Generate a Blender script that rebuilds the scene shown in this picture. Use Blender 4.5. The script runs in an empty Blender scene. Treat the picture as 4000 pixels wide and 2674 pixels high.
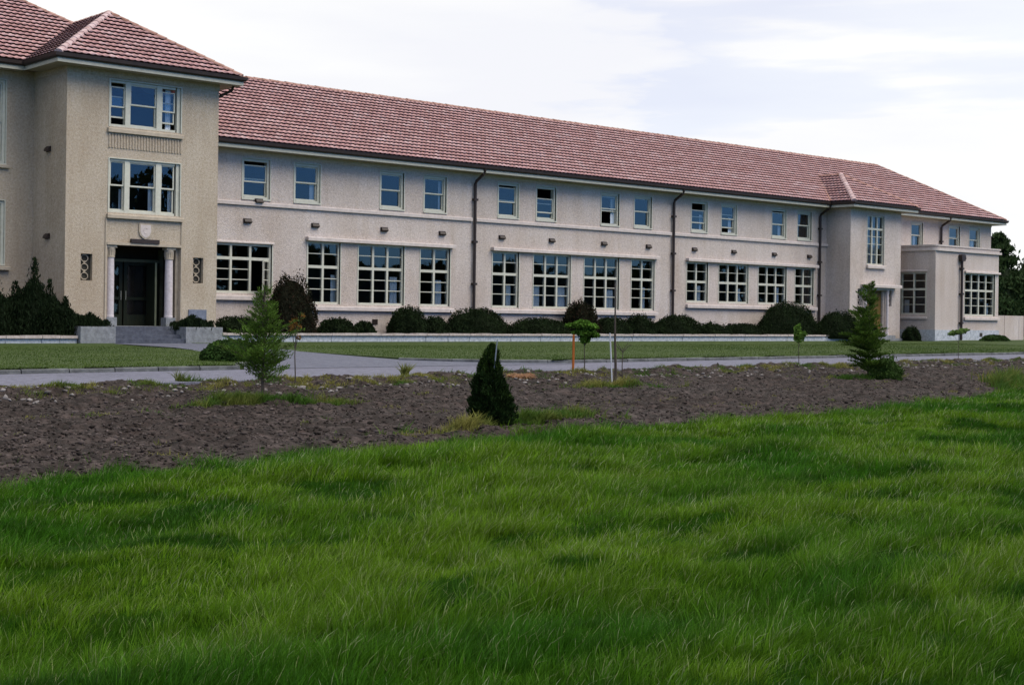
import bpy, bmesh, math, random
import numpy as np
from mathutils import Vector, Matrix
R_ = random.Random(7)
rng = np.random.default_rng(11)
S = bpy.context.scene
C = S.collection

# ------------------------------------------------------------------ camera
FPX, ROLL, EYE = 5650.0, 0.0135, 1.04
phi = math.atan(6309 / FPX)
VX, VY = math.cos(phi), math.sin(phi)
fwd = Vector((VX, VY, 0)); right = Vector((VY, -VX, 0)); up = Vector((0, 0, 1))
cx_ = (right + up * ROLL).normalized(); cy_ = (up - right * ROLL).normalized()
cam = bpy.data.cameras.new('camera'); camo = bpy.data.objects.new('camera', cam); C.objects.link(camo)
camo.matrix_world = Matrix(((cx_.x, cy_.x, -fwd.x, 0), (cx_.y, cy_.y, -fwd.y, 0), (cx_.z, cy_.z, -fwd.z, EYE), (0, 0, 0, 1)))
cam.sensor_width = 36; cam.lens = FPX / 4000 * 36; cam.shift_y = -99 / 4000
cam.clip_end = 3000; cam.clip_start = 0.1
S.camera = camo

# ------------------------------------------------------------------ sky, sun, exposure
SUN_EL, SUN_AZ = math.radians(52), math.radians(152)     # azimuth from +Y towards +X: veiled sun high behind the photographer, to the right
w = bpy.data.worlds.new('World'); S.world = w; w.use_nodes = True
nt = w.node_tree; nt.nodes.clear()
def N(t, **k):
    n = nt.nodes.new(t)
    for a, b in k.items(): setattr(n, a, b)
    return n
out = N('ShaderNodeOutputWorld'); bg = N('ShaderNodeBackground'); bg.inputs[1].default_value = 1.0
sky = N('ShaderNodeTexSky', sky_type='NISHITA', sun_disc=False); sky.sun_elevation = SUN_EL; sky.sun_rotation = SUN_AZ
sky.ozone_density = 3.0; sky.dust_density = 0.3; sky.air_density = 1.0
skm = N('ShaderNodeVectorMath', operation='MULTIPLY'); skm.inputs[1].default_value = (0.023, 0.045, 0.084)
nt.links.new(sky.outputs[0], skm.inputs[0])
tc = N('ShaderNodeTexCoord')
sp = N('ShaderNodeSeparateXYZ'); nt.links.new(tc.outputs['Generated'], sp.inputs[0])
mp = N('ShaderNodeMapping'); mp.inputs['Scale'].default_value = (1.3, 1.3, 7.0); nt.links.new(tc.outputs['Generated'], mp.inputs[0])
nz = N('ShaderNodeTexNoise'); nz.inputs['Scale'].default_value = 2.2; nz.inputs['Detail'].default_value = 7; nz.inputs['Roughness'].default_value = .55
nt.links.new(mp.outputs[0], nz.inputs[0])
# cloud cover: thick over and left of the building, breaking up to the right and behind the camera
dt = N('ShaderNodeVectorMath', operation='DOT_PRODUCT'); dt.inputs[1].default_value = (-0.10, 0.99, 0.12)
nt.links.new(tc.outputs['Generated'], dt.inputs[0])
ma = N('ShaderNodeMath', operation='MULTIPLY_ADD'); ma.inputs[1].default_value = 0.95; ma.inputs[2].default_value = -0.50
nt.links.new(dt.outputs['Value'], ma.inputs[0])
ad = N('ShaderNodeMath', operation='ADD'); nt.links.new(ma.outputs[0], ad.inputs[0]); nt.links.new(nz.outputs[0], ad.inputs[1])
mr = N('ShaderNodeMapRange', interpolation_type='SMOOTHSTEP'); mr.inputs[1].default_value = 0.36; mr.inputs[2].default_value = 0.62
nt.links.new(ad.outputs[0], mr.inputs[0])
d2 = N('ShaderNodeVectorMath', operation='DOT_PRODUCT'); d2.inputs[1].default_value = (0.55, 0.83, 0.0)
nt.links.new(tc.outputs['Generated'], d2.inputs[0])
th = N('ShaderNodeMapRange', interpolation_type='SMOOTHSTEP'); th.inputs[1].default_value = -0.15; th.inputs[2].default_value = 0.75; th.inputs[4].default_value = 0.86
nt.links.new(d2.outputs['Value'], th.inputs[0])
mp4 = N('ShaderNodeMapping'); mp4.inputs['Scale'].default_value = (2.0, 2.0, 16.0); nt.links.new(tc.outputs['Generated'], mp4.inputs[0])
nz4 = N('ShaderNodeTexNoise'); nz4.inputs['Scale'].default_value = 2.0; nz4.inputs['Detail'].default_value = 6; nt.links.new(mp4.outputs[0], nz4.inputs[0])
wv = N('ShaderNodeMapRange', interpolation_type='SMOOTHSTEP'); wv.inputs[1].default_value = .44; wv.inputs[2].default_value = .66; wv.inputs[3].default_value = 0; wv.inputs[4].default_value = .36; nt.links.new(nz4.outputs[0], wv.inputs[0])
w2 = N('ShaderNodeMath', operation='MULTIPLY_ADD'); nt.links.new(wv.outputs[0], w2.inputs[0]); nt.links.new(th.outputs[0], w2.inputs[1]); nt.links.new(th.outputs[0], w2.inputs[2])
mxx = N('ShaderNodeMath', operation='MAXIMUM'); nt.links.new(mr.outputs[0], mxx.inputs[0]); nt.links.new(w2.outputs[0], mxx.inputs[1])
# the cloud deck closes overhead: clear sky is left only low down behind the camera and, thinly, to the right
el = N('ShaderNodeMath', operation='MULTIPLY_ADD'); el.inputs[1].default_value = 0.35; el.inputs[2].default_value = -0.17
nt.links.new(nz.outputs[0], el.inputs[0])
el2 = N('ShaderNodeMath', operation='ADD'); nt.links.new(el.outputs[0], el2.inputs[0]); nt.links.new(sp.outputs[2], el2.inputs[1])
el3 = N('ShaderNodeMapRange', interpolation_type='SMOOTHSTEP'); el3.inputs[1].default_value = 0.26; el3.inputs[2].default_value = 0.46
nt.links.new(el2.outputs[0], el3.inputs[0])
mx3 = N('ShaderNodeMath', operation='MAXIMUM'); nt.links.new(mxx.outputs[0], mx3.inputs[0]); nt.links.new(el3.outputs[0], mx3.inputs[1]); mxx = mx3
mx = N('ShaderNodeMix', data_type='RGBA'); mx.clamp_factor = True
nz2 = N('ShaderNodeTexNoise'); nz2.inputs['Scale'].default_value = 1.6; nz2.inputs['Detail'].default_value = 6; nt.links.new(mp.outputs[0], nz2.inputs[0])
cr_ = N('ShaderNodeValToRGB'); cr_.color_ramp.elements[0].position = .32; cr_.color_ramp.elements[0].color = (.46, .465, .49, 1); cr_.color_ramp.elements[1].position = .58; cr_.color_ramp.elements[1].color = (.535, .535, .52, 1)
nt.links.new(nz2.outputs[0], cr_.inputs[0]); nt.links.new(cr_.outputs[0], mx.inputs[7])
nt.links.new(mxx.outputs[0], mx.inputs[0]); nt.links.new(skm.outputs[0], mx.inputs[6])
nt.links.new(mx.outputs[2], bg.inputs[0]); nt.links.new(bg.outputs[0], out.inputs[0])
sun = bpy.data.lights.new('sun', 'SUN'); suno = bpy.data.objects.new('sun', sun); C.objects.link(suno)
sun.energy = 1.5; sun.angle = math.radians(45); sun.color = (1, .93, .82)
sd = Vector((math.sin(SUN_AZ) * math.cos(SUN_EL), math.cos(SUN_AZ) * math.cos(SUN_EL), math.sin(SUN_EL)))
suno.rotation_euler = sd.to_track_quat('Z', 'Y').to_euler()
vs = S.view_settings; vs.view_transform = 'Standard'; vs.look = 'None'; vs.gamma = 1; vs.exposure = 1.0

# ------------------------------------------------------------------ helpers
WL = {}
class MB:
    def __init__(s): s.v = []; s.f = []; s.m = []
    def box(s, x0, x1, y0, y1, z0, z1, m=0):
        i = len(s.v)
        s.v += [(x0, y0, z0), (x1, y0, z0), (x1, y1, z0), (x0, y1, z0), (x0, y0, z1), (x1, y0, z1), (x1, y1, z1), (x0, y1, z1)]
        for q in ((0, 3, 2, 1), (4, 5, 6, 7), (0, 1, 5, 4), (1, 2, 6, 5), (2, 3, 7, 6), (3, 0, 4, 7)):
            s.f.append([i + k for k in q]); s.m.append(m)
        return s
    def quad(s, *p, m=0):
        i = len(s.v); s.v += [tuple(q) for q in p]; s.f.append(list(range(i, i + len(p)))); s.m.append(m); return s
    def prism(s, pts, axis, a, b, m=0):
        """pts: polygon in the two other axes, extruded along axis from a to b"""
        def P(p, t):
            return {'x': (t, p[0], p[1]), 'y': (p[0], t, p[1]), 'z': (p[0], p[1], t)}[axis]
        n = len(pts); i = len(s.v)
        s.v += [P(p, a) for p in pts] + [P(p, b) for p in pts]
        s.f.append([i + k for k in range(n)][::-1]); s.m.append(m); s.f.append([i + n + k for k in range(n)]); s.m.append(m)
        for k in range(n):
            s.f.append([i + k, i + (k + 1) % n, i + n + (k + 1) % n, i + n + k]); s.m.append(m)
        return s
    def tube(s, pts, rad, seg=8, m=0, cap=True):
        n = len(pts); rad = rad if isinstance(rad, (list, tuple)) else [rad] * n
        pts = [Vector(p) for p in pts]; rings = []
        for k, p in enumerate(pts):
            d = (pts[min(k + 1, n - 1)] - pts[max(k - 1, 0)]).normalized()
            a = d.cross(Vector((0, 0, 1)) if abs(d.z) < .9 else Vector((1, 0, 0))).normalized(); b = d.cross(a)
            i = len(s.v); rings.append(i)
            for j in range(seg):
                t = 2 * math.pi * j / seg; s.v.append(tuple(p + (a * math.cos(t) + b * math.sin(t)) * rad[k]))
        for k in range(n - 1):
            for j in range(seg):
                j2 = (j + 1) % seg
                s.f.append([rings[k] + j, rings[k] + j2, rings[k + 1] + j2, rings[k + 1] + j]); s.m.append(m)
        if cap:
            s.f.append([rings[0] + j for j in range(seg)]); s.m.append(m)
            s.f.append([rings[-1] + j for j in range(seg)][::-1]); s.m.append(m)
        return s
def mesh(name, mb, mats, org=(0, 0, 0), smooth=False, recalc=True):
    me = bpy.data.meshes.new(name)
    me.from_pydata([(x - org[0], y - org[1], z - org[2]) for x, y, z in mb.v], [], mb.f)
    mats = mats if isinstance(mats, (list, tuple)) else [mats]
    for m_ in mats: me.materials.append(m_)
    if len(mats) > 1: me.polygons.foreach_set('material_index', mb.m)
    if recalc:
        b = bmesh.new(); b.from_mesh(me); bmesh.ops.recalc_face_normals(b, faces=b.faces); b.to_mesh(me); b.free()
    if smooth: me.polygons.foreach_set('use_smooth', [True] * len(me.polygons))
    me.update(); return me
def link(name, data, parent=None, loc=(0, 0, 0)):
    """loc is a world position; parents here are never rotated unless stated"""
    o = bpy.data.objects.new(name, data); C.objects.link(o)
    if parent is not None:
        o.parent = parent; pl = WL[parent.name]; o.location = (loc[0] - pl[0], loc[1] - pl[1], loc[2] - pl[2])
    else: o.location = loc
    WL[o.name] = tuple(loc); return o
def obj(name, mb, mats, parent=None, org=(0, 0, 0), smooth=False, recalc=True):
    return link(name, mesh(name, mb, mats, org, smooth, recalc), parent, org)
def tag(o, label=None, cat=None, group=None, kind=None):
    if label: o['label'] = label
    if cat: o['category'] = cat
    if group: o['group'] = group
    if kind: o['kind'] = kind
    return o
def npmesh(name, V, F, mat, col=None, smooth=False, uvt=None):
    """V (n,3), F list of int arrays (k,4) or (k,3)"""
    me = bpy.data.meshes.new(name); V = np.asarray(V, np.float32)
    me.vertices.add(len(V)); me.vertices.foreach_set('co', V.ravel())
    nl = sum(f.size for f in F); me.loops.add(nl); me.loops.foreach_set('vertex_index', np.concatenate([f.ravel() for f in F]).astype(np.int32))
    np_ = sum(len(f) for f in F); me.polygons.add(np_)
    st = []; tot = 0
    for f in F:
        k = f.shape[1]; st.append(tot + np.arange(len(f)) * k); tot += f.size
    me.polygons.foreach_set('loop_start', np.concatenate(st).astype(np.int32))
    me.update(calc_edges=True)
    if col is not None:
        a = me.color_attributes.new('col', 'FLOAT_COLOR', 'POINT')
        c4 = np.ones((len(V), 4), np.float32); c4[:, :3] = col; a.data.foreach_set('color', c4.ravel())
    if smooth: me.polygons.foreach_set('use_smooth', [True] * np_)
    me.materials.append(mat); return me

# ---- numpy value noise
_perm = rng.random((256, 256)).astype(np.float32)
def vn(x, y):
    xi = np.floor(x).astype(int); yi = np.floor(y).astype(int); fx = x - xi; fy = y - yi
    fx = fx * fx * (3 - 2 * fx); fy = fy * fy * (3 - 2 * fy)
    a = _perm[xi & 255, yi & 255]; b = _perm[(xi + 1) & 255, yi & 255]; c = _perm[xi & 255, (yi + 1) & 255]; d = _perm[(xi + 1) & 255, (yi + 1) & 255]
    return (a * (1 - fx) + b * fx) * (1 - fy) + (c * (1 - fx) + d * fx) * fy
def fbm(x, y, o=4, g=.5):
    s = 0; a = 1; t = 0
    for k in range(o):
        s = s + a * vn(x * 2 ** k + 17.3 * k, y * 2 ** k + 5.1 * k); t += a; a *= g
    return s / t

# ------------------------------------------------------------------ materials
def mat(name, base, rough=.8, spec=.3):
    m = bpy.data.materials.new(name); m.use_nodes = True; b = m.node_tree.nodes['Principled BSDF']
    b.inputs['Base Color'].default_value = (*base, 1); b.inputs['Roughness'].default_value = rough
    b.inputs['Specular IOR Level'].default_value = spec; return m, m.node_tree, b
def noisy(name, stops, scale=4, rough=.85, bump=0, bscale=60, detail=5, spec=.2, stretch=None, stops2=None, scale2=.3, bdist=.02):
    """colour from a noise ramp on object coordinates, plus optional large scale tint and bump"""
    m, t, b = mat(name, stops[0][1], rough, spec)
    tc = t.nodes.new('ShaderNodeTexCoord'); src = tc.outputs['Object']
    if stretch:
        mp = t.nodes.new('ShaderNodeMapping'); mp.inputs['Scale'].default_value = stretch; t.links.new(src, mp.inputs[0]); src2 = mp.outputs[0]
    else: src2 = src
    n = t.nodes.new('ShaderNodeTexNoise'); n.inputs['Scale'].default_value = scale; n.inputs['Detail'].default_value = detail; n.inputs['Roughness'].default_value = .65
    t.links.new(src2, n.inputs[0])
    r = t.nodes.new('ShaderNodeValToRGB'); e = r.color_ramp.elements
    while len(e) < len(stops): e.new(.5)
    for k, (p, c_) in enumerate(stops): e[k].position = p; e[k].color = (*c_, 1)
    t.links.new(n.outputs[0], r.inputs[0]); colr = r.outputs[0]
    if stops2:
        n2 = t.nodes.new('ShaderNodeTexNoise'); n2.inputs['Scale'].default_value = scale2; n2.inputs['Detail'].default_value = 4; t.links.new(src2, n2.inputs[0])
        r2 = t.nodes.new('ShaderNodeValToRGB'); e2 = r2.color_ramp.elements
        for k, (p, c_) in enumerate(stops2): e2[k].position = p; e2[k].color = (*c_, 1)
        t.links.new(n2.outputs[0], r2.inputs[0])
        mxx = t.nodes.new('ShaderNodeMix'); mxx.data_type = 'RGBA'; mxx.blend_type = 'MULTIPLY'; mxx.inputs[0].default_value = 1
        t.links.new(colr, mxx.inputs[6]); t.links.new(r2.outputs[0], mxx.inputs[7]); colr = mxx.outputs[2]
    if name.startswith('roughcast'):
        m3 = t.nodes.new('ShaderNodeMapping'); m3.inputs['Scale'].default_value = (2.2, 2.2, .22); t.links.new(src, m3.inputs[0])
        n3 = t.nodes.new('ShaderNodeTexNoise'); n3.inputs['Scale'].default_value = 1.1; n3.inputs['Detail'].default_value = 8; n3.inputs['Roughness'].default_value = .6; t.links.new(m3.outputs[0], n3.inputs[0])
        r3 = t.nodes.new('ShaderNodeValToRGB'); e3 = r3.color_ramp.elements; e3[0].position = .32; e3[0].color = (.80, .755, .68, 1); e3[1].position = .56; e3[1].color = (1, 1, 1, 1); t.links.new(n3.outputs[0], r3.inputs[0])
        x3 = t.nodes.new('ShaderNodeMix'); x3.data_type = 'RGBA'; x3.blend_type = 'MULTIPLY'; x3.inputs[0].default_value = .45; t.links.new(colr, x3.inputs[6]); t.links.new(r3.outputs[0], x3.inputs[7]); colr = x3.outputs[2]
    t.links.new(colr, b.inputs['Base Color'])
    if bump:
        nb = t.nodes.new('ShaderNodeTexNoise'); nb.inputs['Scale'].default_value = bscale; nb.inputs['Detail'].default_value = 3; t.links.new(src, nb.inputs[0])
        bp = t.nodes.new('ShaderNodeBump'); bp.inputs['Strength'].default_value = bump; bp.inputs['Distance'].default_value = bdist
        t.links.new(nb.outputs[0], bp.inputs['Height']); t.links.new(bp.outputs[0], b.inputs['Normal'])
    return m
def attrmat(name, rough=.7, spec=.2, trans=0.0, attr='col'):
    m, t, b = mat(name, (1, 1, 1), rough, spec)
    a = t.nodes.new('ShaderNodeAttribute'); a.attribute_name = attr; t.links.new(a.outputs['Color'], b.inputs['Base Color'])
    if trans:
        tr = t.nodes.new('ShaderNodeBsdfTranslucent'); t.links.new(a.outputs['Color'], tr.inputs[0])
        ms = t.nodes.new('ShaderNodeMixShader'); ms.inputs[0].default_value = trans
        t.links.new(b.outputs[0], ms.inputs[1]); t.links.new(tr.outputs[0], ms.inputs[2]); t.links.new(ms.outputs[0], t.nodes['Material Output'].inputs[0])
    return m
STU = noisy('roughcast_pink', [(.28, (.43, .375, .345)), (.5, (.575, .507, .475)), (.72, (.68, .615, .58))], scale=14, bump=.9, bscale=38, detail=8,
            stops2=[(.3, (.86, .82, .78)), (.7, (1, 1, 1))], scale2=.45, bdist=.03)
STT = noisy('roughcast_tan', [(.28, (.375, .31, .235)), (.5, (.505, .43, .34)), (.72, (.61, .535, .44))], scale=14, bump=.9, bscale=38, detail=8,
            stops2=[(.3, (.82, .78, .74)), (.7, (1, 1, 1))], scale2=.5, bdist=.03)
SMO = noisy('smooth_render', [(.3, (.46, .40, .37)), (.7, (.60, .53, .50))], scale=6, bump=.2, bscale=30)
SMT = noisy('smooth_render_tan', [(.3, (.36, .30, .23)), (.7, (.48, .41, .32))], scale=6, bump=.2, bscale=30)
CREAM = noisy('cream_paint', [(.3, (.47, .46, .38)), (.7, (.57, .56, .47))], scale=9, rough=.45, spec=.4)
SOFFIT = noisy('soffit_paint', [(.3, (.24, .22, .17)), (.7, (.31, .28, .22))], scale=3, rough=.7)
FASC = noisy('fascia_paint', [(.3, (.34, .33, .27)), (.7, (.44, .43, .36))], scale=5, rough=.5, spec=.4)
BROWN = noisy('dark_brown_paint', [(.3, (.020, .012, .010)), (.7, (.035, .022, .018))], scale=4, rough=.5, spec=.4)
DOORM = noisy('dark_door_paint', [(.3, (.012, .018, .010)), (.7, (.028, .030, .016))], scale=3, rough=.5, stretch=(6, 6, .6))
OCHRE = noisy('varnished_door', [(.3, (.09, .055, .012)), (.7, (.16, .10, .03))], scale=4, rough=.5, stretch=(8, 8, .8))
CONC = noisy('concrete', [(.3, (.14, .145, .155)), (.55, (.225, .235, .25)), (.75, (.32, .33, .345))], scale=7, bump=.5, bscale=30, detail=8)
STONE = noisy('rubble_stone', [(.28, (.22, .25, .28)), (.5, (.42, .45, .49)), (.74, (.60, .62, .66))], scale=9, bump=.9, bscale=18, detail=8)
CAPM = noisy('stone_cap', [(.3, (.34, .29, .26)), (.7, (.55, .48, .45))], scale=8, bump=.5, bscale=22)
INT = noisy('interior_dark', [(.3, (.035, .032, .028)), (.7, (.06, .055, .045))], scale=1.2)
CURT = noisy('curtain_cloth', [(.3, (.66, .72, .80)), (.7, (.82, .86, .90))], scale=8, stretch=(6, 6, .5))
BLIND = noisy('roller_blind', [(.3, (.30, .34, .36)), (.7, (.38, .42, .44))], scale=3)
TILEGAP = mat('tile_gap_shadowed_clay', (.05, .026, .02), .9)[0]  # dark riser colour paints in the shadow line between tile courses
RIDGE = noisy('ridge_clay', [(.3, (.22, .11, .08)), (.6, (.40, .24, .20)), (.75, (.52, .40, .37))], scale=3, bump=.3, bscale=20)
RIDGEP = noisy('highlit_ridge_clay', [(.3, (.34, .22, .21)), (.6, (.50, .38, .38)), (.8, (.60, .50, .51))], scale=4, bump=.3, bscale=20)  # paler ridge clay for the left hips, their highlight put into the colour
ASPH = noisy('road_chip_seal', [(.3, (.10, .10, .13)), (.5, (.15, .152, .20)), (.72, (.215, .215, .285))], scale=9, detail=10, bump=.7, bscale=60,
             stops2=[(.3, (.85, .85, .86)), (.7, (1, 1, 1))], scale2=.35)
DRIVE = noisy('drive_asphalt', [(.3, (.075, .08, .11)), (.5, (.115, .12, .16)), (.72, (.16, .17, .215))], scale=9, detail=10, bump=.7, bscale=60)
SOILM = noisy('tilled_soil', [(.32, (.008, .006, .005)), (.5, (.028, .021, .019)), (.70, (.088, .069, .066))], scale=6, detail=10, bump=.9, bscale=22, bdist=.05,
              stops2=[(.35, (.78, .70, .66)), (.7, (1.0, 1.0, 1.0))], scale2=.35)
BEDM = noisy('bed_earth', [(.3, (.03, .022, .018)), (.7, (.08, .06, .05))], scale=5)
LAWN = noisy('mown_lawn', [(.3, (.026, .044, .010)), (.5, (.048, .075, .018)), (.72, (.080, .105, .030))], scale=3.2, detail=10, bump=.8, bscale=26, stretch=(.7, 1.4, 1), bdist=.05,
             stops2=[(.3, (.72, .78, .7)), (.7, (1, 1, 1))], scale2=.22)
FARG = noisy('far_grassland', [(.3, (.05, .08, .02)), (.7, (.09, .12, .035))], scale=.05)
FIELD = noisy('field_earth_under_grass', [(.3, (.007, .024, .002)), (.7, (.018, .048, .003))], scale=3, spec=0, rough=1)
BARK = noisy('bark', [(.3, (.035, .028, .024)), (.7, (.09, .075, .062))], scale=14, stretch=(3, 3, .6))
RUSTY = noisy('orange_stake_paint', [(.3, (.26, .070, .012)), (.7, (.42, .13, .03))], scale=8)
WHITEW = noisy('bleached_stake_wood', [(.3, (.40, .42, .46)), (.7, (.62, .64, .68))], scale=8, stretch=(4, 4, .6))
GREYW = noisy('grey_stake_wood', [(.3, (.15, .18, .22)), (.7, (.28, .32, .38))], scale=8, stretch=(4, 4, .6))
STRAW = noisy('straw', [(.3, (.30, .17, .09)), (.7, (.50, .32, .20))], scale=10)
LEAF = attrmat('foliage', .75, .08, .25)
GRASS = attrmat('grass_blades', .6, .12, .35)
ROCK = attrmat('stones', .9, .15)
TILE = attrmat('roof_tile', .62, .3)
# glass: clear sheet that reflects the surroundings by fresnel
GL = bpy.data.materials.new('window_glass'); GL.use_nodes = True; t = GL.node_tree; t.nodes.clear()
o_ = t.nodes.new('ShaderNodeOutputMaterial'); ms = t.nodes.new('ShaderNodeMixShader'); tr = t.nodes.new('ShaderNodeBsdfTransparent'); gl = t.nodes.new('ShaderNodeBsdfGlossy')
gl.inputs['Roughness'].default_value = .015; tr.inputs[0].default_value = (.88, .92, .92, 1)
fr = t.nodes.new('ShaderNodeFresnel'); fr.inputs[0].default_value = 1.52
mm = t.nodes.new('ShaderNodeMath'); mm.operation = 'MULTIPLY'; mm.use_clamp = True; mm.inputs[1].default_value = 1.9
nzg = t.nodes.new('ShaderNodeTexNoise'); nzg.inputs['Scale'].default_value = 1.3
bpg = t.nodes.new('ShaderNodeBump'); bpg.inputs['Strength'].default_value = .06; bpg.inputs['Distance'].default_value = .05
t.links.new(nzg.outputs[0], bpg.inputs['Height']); t.links.new(bpg.outputs[0], gl.inputs['Normal'])
t.links.new(fr.outputs[0], mm.inputs[0]); t.links.new(mm.outputs[0], ms.inputs[0]); t.links.new(tr.outputs[0], ms.inputs[1]); t.links.new(gl.outputs[0], ms.inputs[2]); t.links.new(ms.outputs[0], o_.inputs[0])

# ------------------------------------------------------------------ ground, road, lawn
def y_kerb(x): return 24.75 + (x - 10) * .062 if x < 40 else 26.61 + (x - 40) * .05
def y_near(x): return 20.65 + (x - 8.5) * .092 if x < 43 else 23.82 + (x - 43) * .05
def interp(x, P): return np.interp(x, [p[0] for p in P], [p[1] for p in P])
GP = [(-20, 6.5), (0, 9.8), (5.1, 12.35), (7.3, 12.9), (10.6, 13.5), (13, 14.0), (16.4, 14.0), (20.9, 14.4), (28, 16.1), (35.4, 18.9), (42, 21.2), (50, 23.9), (60, 25.5), (80, 27)]
def g_edge(x): return interp(x, GP) + .7 * (fbm(np.asarray(x) * 1.3 + 3, np.asarray(x) * 0 + 2.2, 4, .65) - .5) * .95
def ynear_np(x): return np.where(x < 43, 20.65 + (x - 8.5) * .092, 23.82 + (x - 43) * .05)
def zf(x, y):
    d = ynear_np(x) - y; t_ = np.clip(d / .9, 0, 1)
    return -.09 - .10 * t_ * t_ * (3 - 2 * t_) - .26 * np.clip(d / 7, 0, 1)
def sheet(name, pts, z, m, kind='structure', th=0):
    mb = MB(); mb.quad(*[(p[0], p[1], z if len(p) < 3 else p[2]) for p in pts]); return tag(obj(name, mb, m, recalc=False), kind=kind)
sheet('ground', [(-1500, -1500), (1500, -1500), (1500, 1500), (-1500, 1500)], -.62, FARG)
# mown lawn: a raised sheet with a real edge at the kerb, the drive cut out of it
def grid_sheet(name, m, xs, ylo, yhi, z, ny=2, kind='structure'):
    mb = MB(); n = len(xs)
    for x in xs:
        a, b = ylo(x), yhi(x)
        for k in range(ny + 1):
            y = a + (b - a) * k / ny; mb.v.append((x, y, z(x, y)))
    for i in range(n - 1):
        for k in range(ny):
            p = i * (ny + 1) + k; q = (i + 1) * (ny + 1) + k; mb.f.append([p, q, q + 1, p + 1]); mb.m.append(0)
    # skirt at the near edge
    base = len(mb.v)
    for i, x in enumerate(xs):
        v = mb.v[i * (ny + 1)]; mb.v.append((v[0], v[1], v[2] - .4))
    for i in range(n - 1):
        mb.f.append([i * (ny + 1), base + i, base + i + 1, (i + 1) * (ny + 1)]); mb.m.append(0)
    return tag(obj(name, mb, m, recalc=False, smooth=False), kind=kind)
def zl(x, y):
    h = .02 * (vn(np.array([x * .3]), np.array([y * .3]))[0] - .5)
    if y > 40: h += .05 * min(1, (y - 40) / 2.5)
    if x > 66: h += .07 * min(1, (x - 66) / 5)
    return h
DL = [(26.2, 15.5), (27.5, 17.4), (29, 18.4), (32, 19.1), (36, 20.6), (38, 21.1), (40, 21.2), (42.3, 21.2)]       # left edge of drive (y, x)
DR = [(26.2, 24.4), (27.0, 22.6), (28.5, 21.75), (30.7, 22.0), (34.6, 22.6), (38, 23.2), (40, 23.6), (42.3, 23.7)]
def dl(y): return float(interp(y, DL))
def dr(y): return float(interp(y, DR))
def lawn_strip(name, side, m):
    mb = MB(); ys = [26.2 + i * .45 for i in range(37)]
    rows = []
    for y in ys:
        if side < 0: a, b = -40, dl(y) - .12
        else: a, b = dr(y) + .12, 30.0
        n = 14; r = []
        for k in range(n + 1):
            x = a + (b - a) * k / n; yy = y
            if y == ys[0]: yy = y_kerb(x) + .14 if (x < 15.6 or x > 24.2 or True) else y
            r.append(len(mb.v)); mb.v.append((x, yy, zl(x, yy)))
        rows.append(r)
    for i in range(len(rows) - 1):
        for k in range(14):
            mb.f.append([rows[i][k], rows[i][k + 1], rows[i + 1][k + 1], rows[i + 1][k]]); mb.m.append(0)
    e = 14 if side < 0 else 0                           # little bank along the drive
    for i in range(len(rows) - 1):
        p, q = mb.v[rows[i][e]], mb.v[rows[i + 1][e]]
        mb.quad(p, q, (q[0] - side * .02, q[1], -.3), (p[0] - side * .02, p[1], -.3))
    p, q = mb.v[rows[0][0]], mb.v[rows[0][-1]]
    for k in range(14):
        p, q = mb.v[rows[0][k]], mb.v[rows[0][k + 1]]; mb.quad(p, q, (q[0], q[1], -.3), (p[0], p[1], -.3))
    return tag(obj(name, mb, m, recalc=False), kind='structure')
lawn_strip('lawn', -1, LAWN); lawn_strip('lawn', 1, LAWN)
grid_sheet('lawn', LAWN, [30 + i * 3 for i in range(60)], lambda x: y_kerb(x) + .14, lambda x: 42.4, zl, 12)
tag(obj('lawn', MB().quad((-40, 42.4, .045), (140, 42.4, .045), (140, 64, .045), (-40, 64, .045)), LAWN, recalc=False), kind='structure')
XS = [-60 + i * 4 for i in range(75)]
grid_sheet('road', ASPH, XS, lambda x: y_near(x) - .05, lambda x: y_kerb(x) + .01, lambda x, y: -.08 + .0 * y, 1)
# the drive climbs from the road to the foot of the entrance steps
mb = MB(); ys = [25.2 + i * .5 for i in range(35)]
for y in ys:
    z = -.074 + (.117) * min(1, max(0, (y - 25.6) / 14)); mb.v += [(dl(y) - .35, y, z), (dr(y) + .35, y, z)]
for i in range(len(ys) - 1): mb.f.append([2 * i, 2 * i + 1, 2 * i + 3, 2 * i + 2]); mb.m.append(0)
tag(obj('drive', mb, DRIVE, recalc=False), kind='structure')
# kerbs
KERBM = noisy('kerb_concrete', [(.3, (.05, .053, .056)), (.5, (.095, .10, .105)), (.75, (.17, .178, .185))], scale=3, bump=.5, bscale=30, detail=8)
def kerb(pts, label):
    mb = MB(); acc = 0
    P = [Vector((p[0], p[1], 0)) for p in pts]
    for a, b in zip(P[:-1], P[1:]):
        L = (b - a).length; n = max(1, round(L / .9)); d = (b - a) / n; nn = Vector((-d.y, d.x, 0)).normalized() * .13
        for k in range(n):
            p = a + d * (k + .012); q = a + d * (k + .988); h = .0 + R_.uniform(-.006, .008)
            i = len(mb.v); u = nn.normalized()
            mb.v += [tuple(p + Vector((0, 0, -.25))), tuple(q + Vector((0, 0, -.25))), tuple(q + u * .02 + Vector((0, 0, h - .02))), tuple(p + u * .02 + Vector((0, 0, h - .02))),
                     tuple(q + u * .045 + Vector((0, 0, h))), tuple(p + u * .045 + Vector((0, 0, h))), tuple(q + nn + Vector((0, 0, h))), tuple(p + nn + Vector((0, 0, h))),
                     tuple(q + nn + Vector((0, 0, -.25))), tuple(p + nn + Vector((0, 0, -.25)))]
            for f in ((0, 1, 2, 3), (3, 2, 4, 5), (5, 4, 6, 7), (7, 6, 8, 9), (0, 3, 5, 7, 9), (1, 8, 6, 4, 2)): mb.f.append([i + j for j in f]); mb.m.append(0)
    o = obj('kerb', mb, KERBM); return tag(o, kind='structure')
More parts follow.
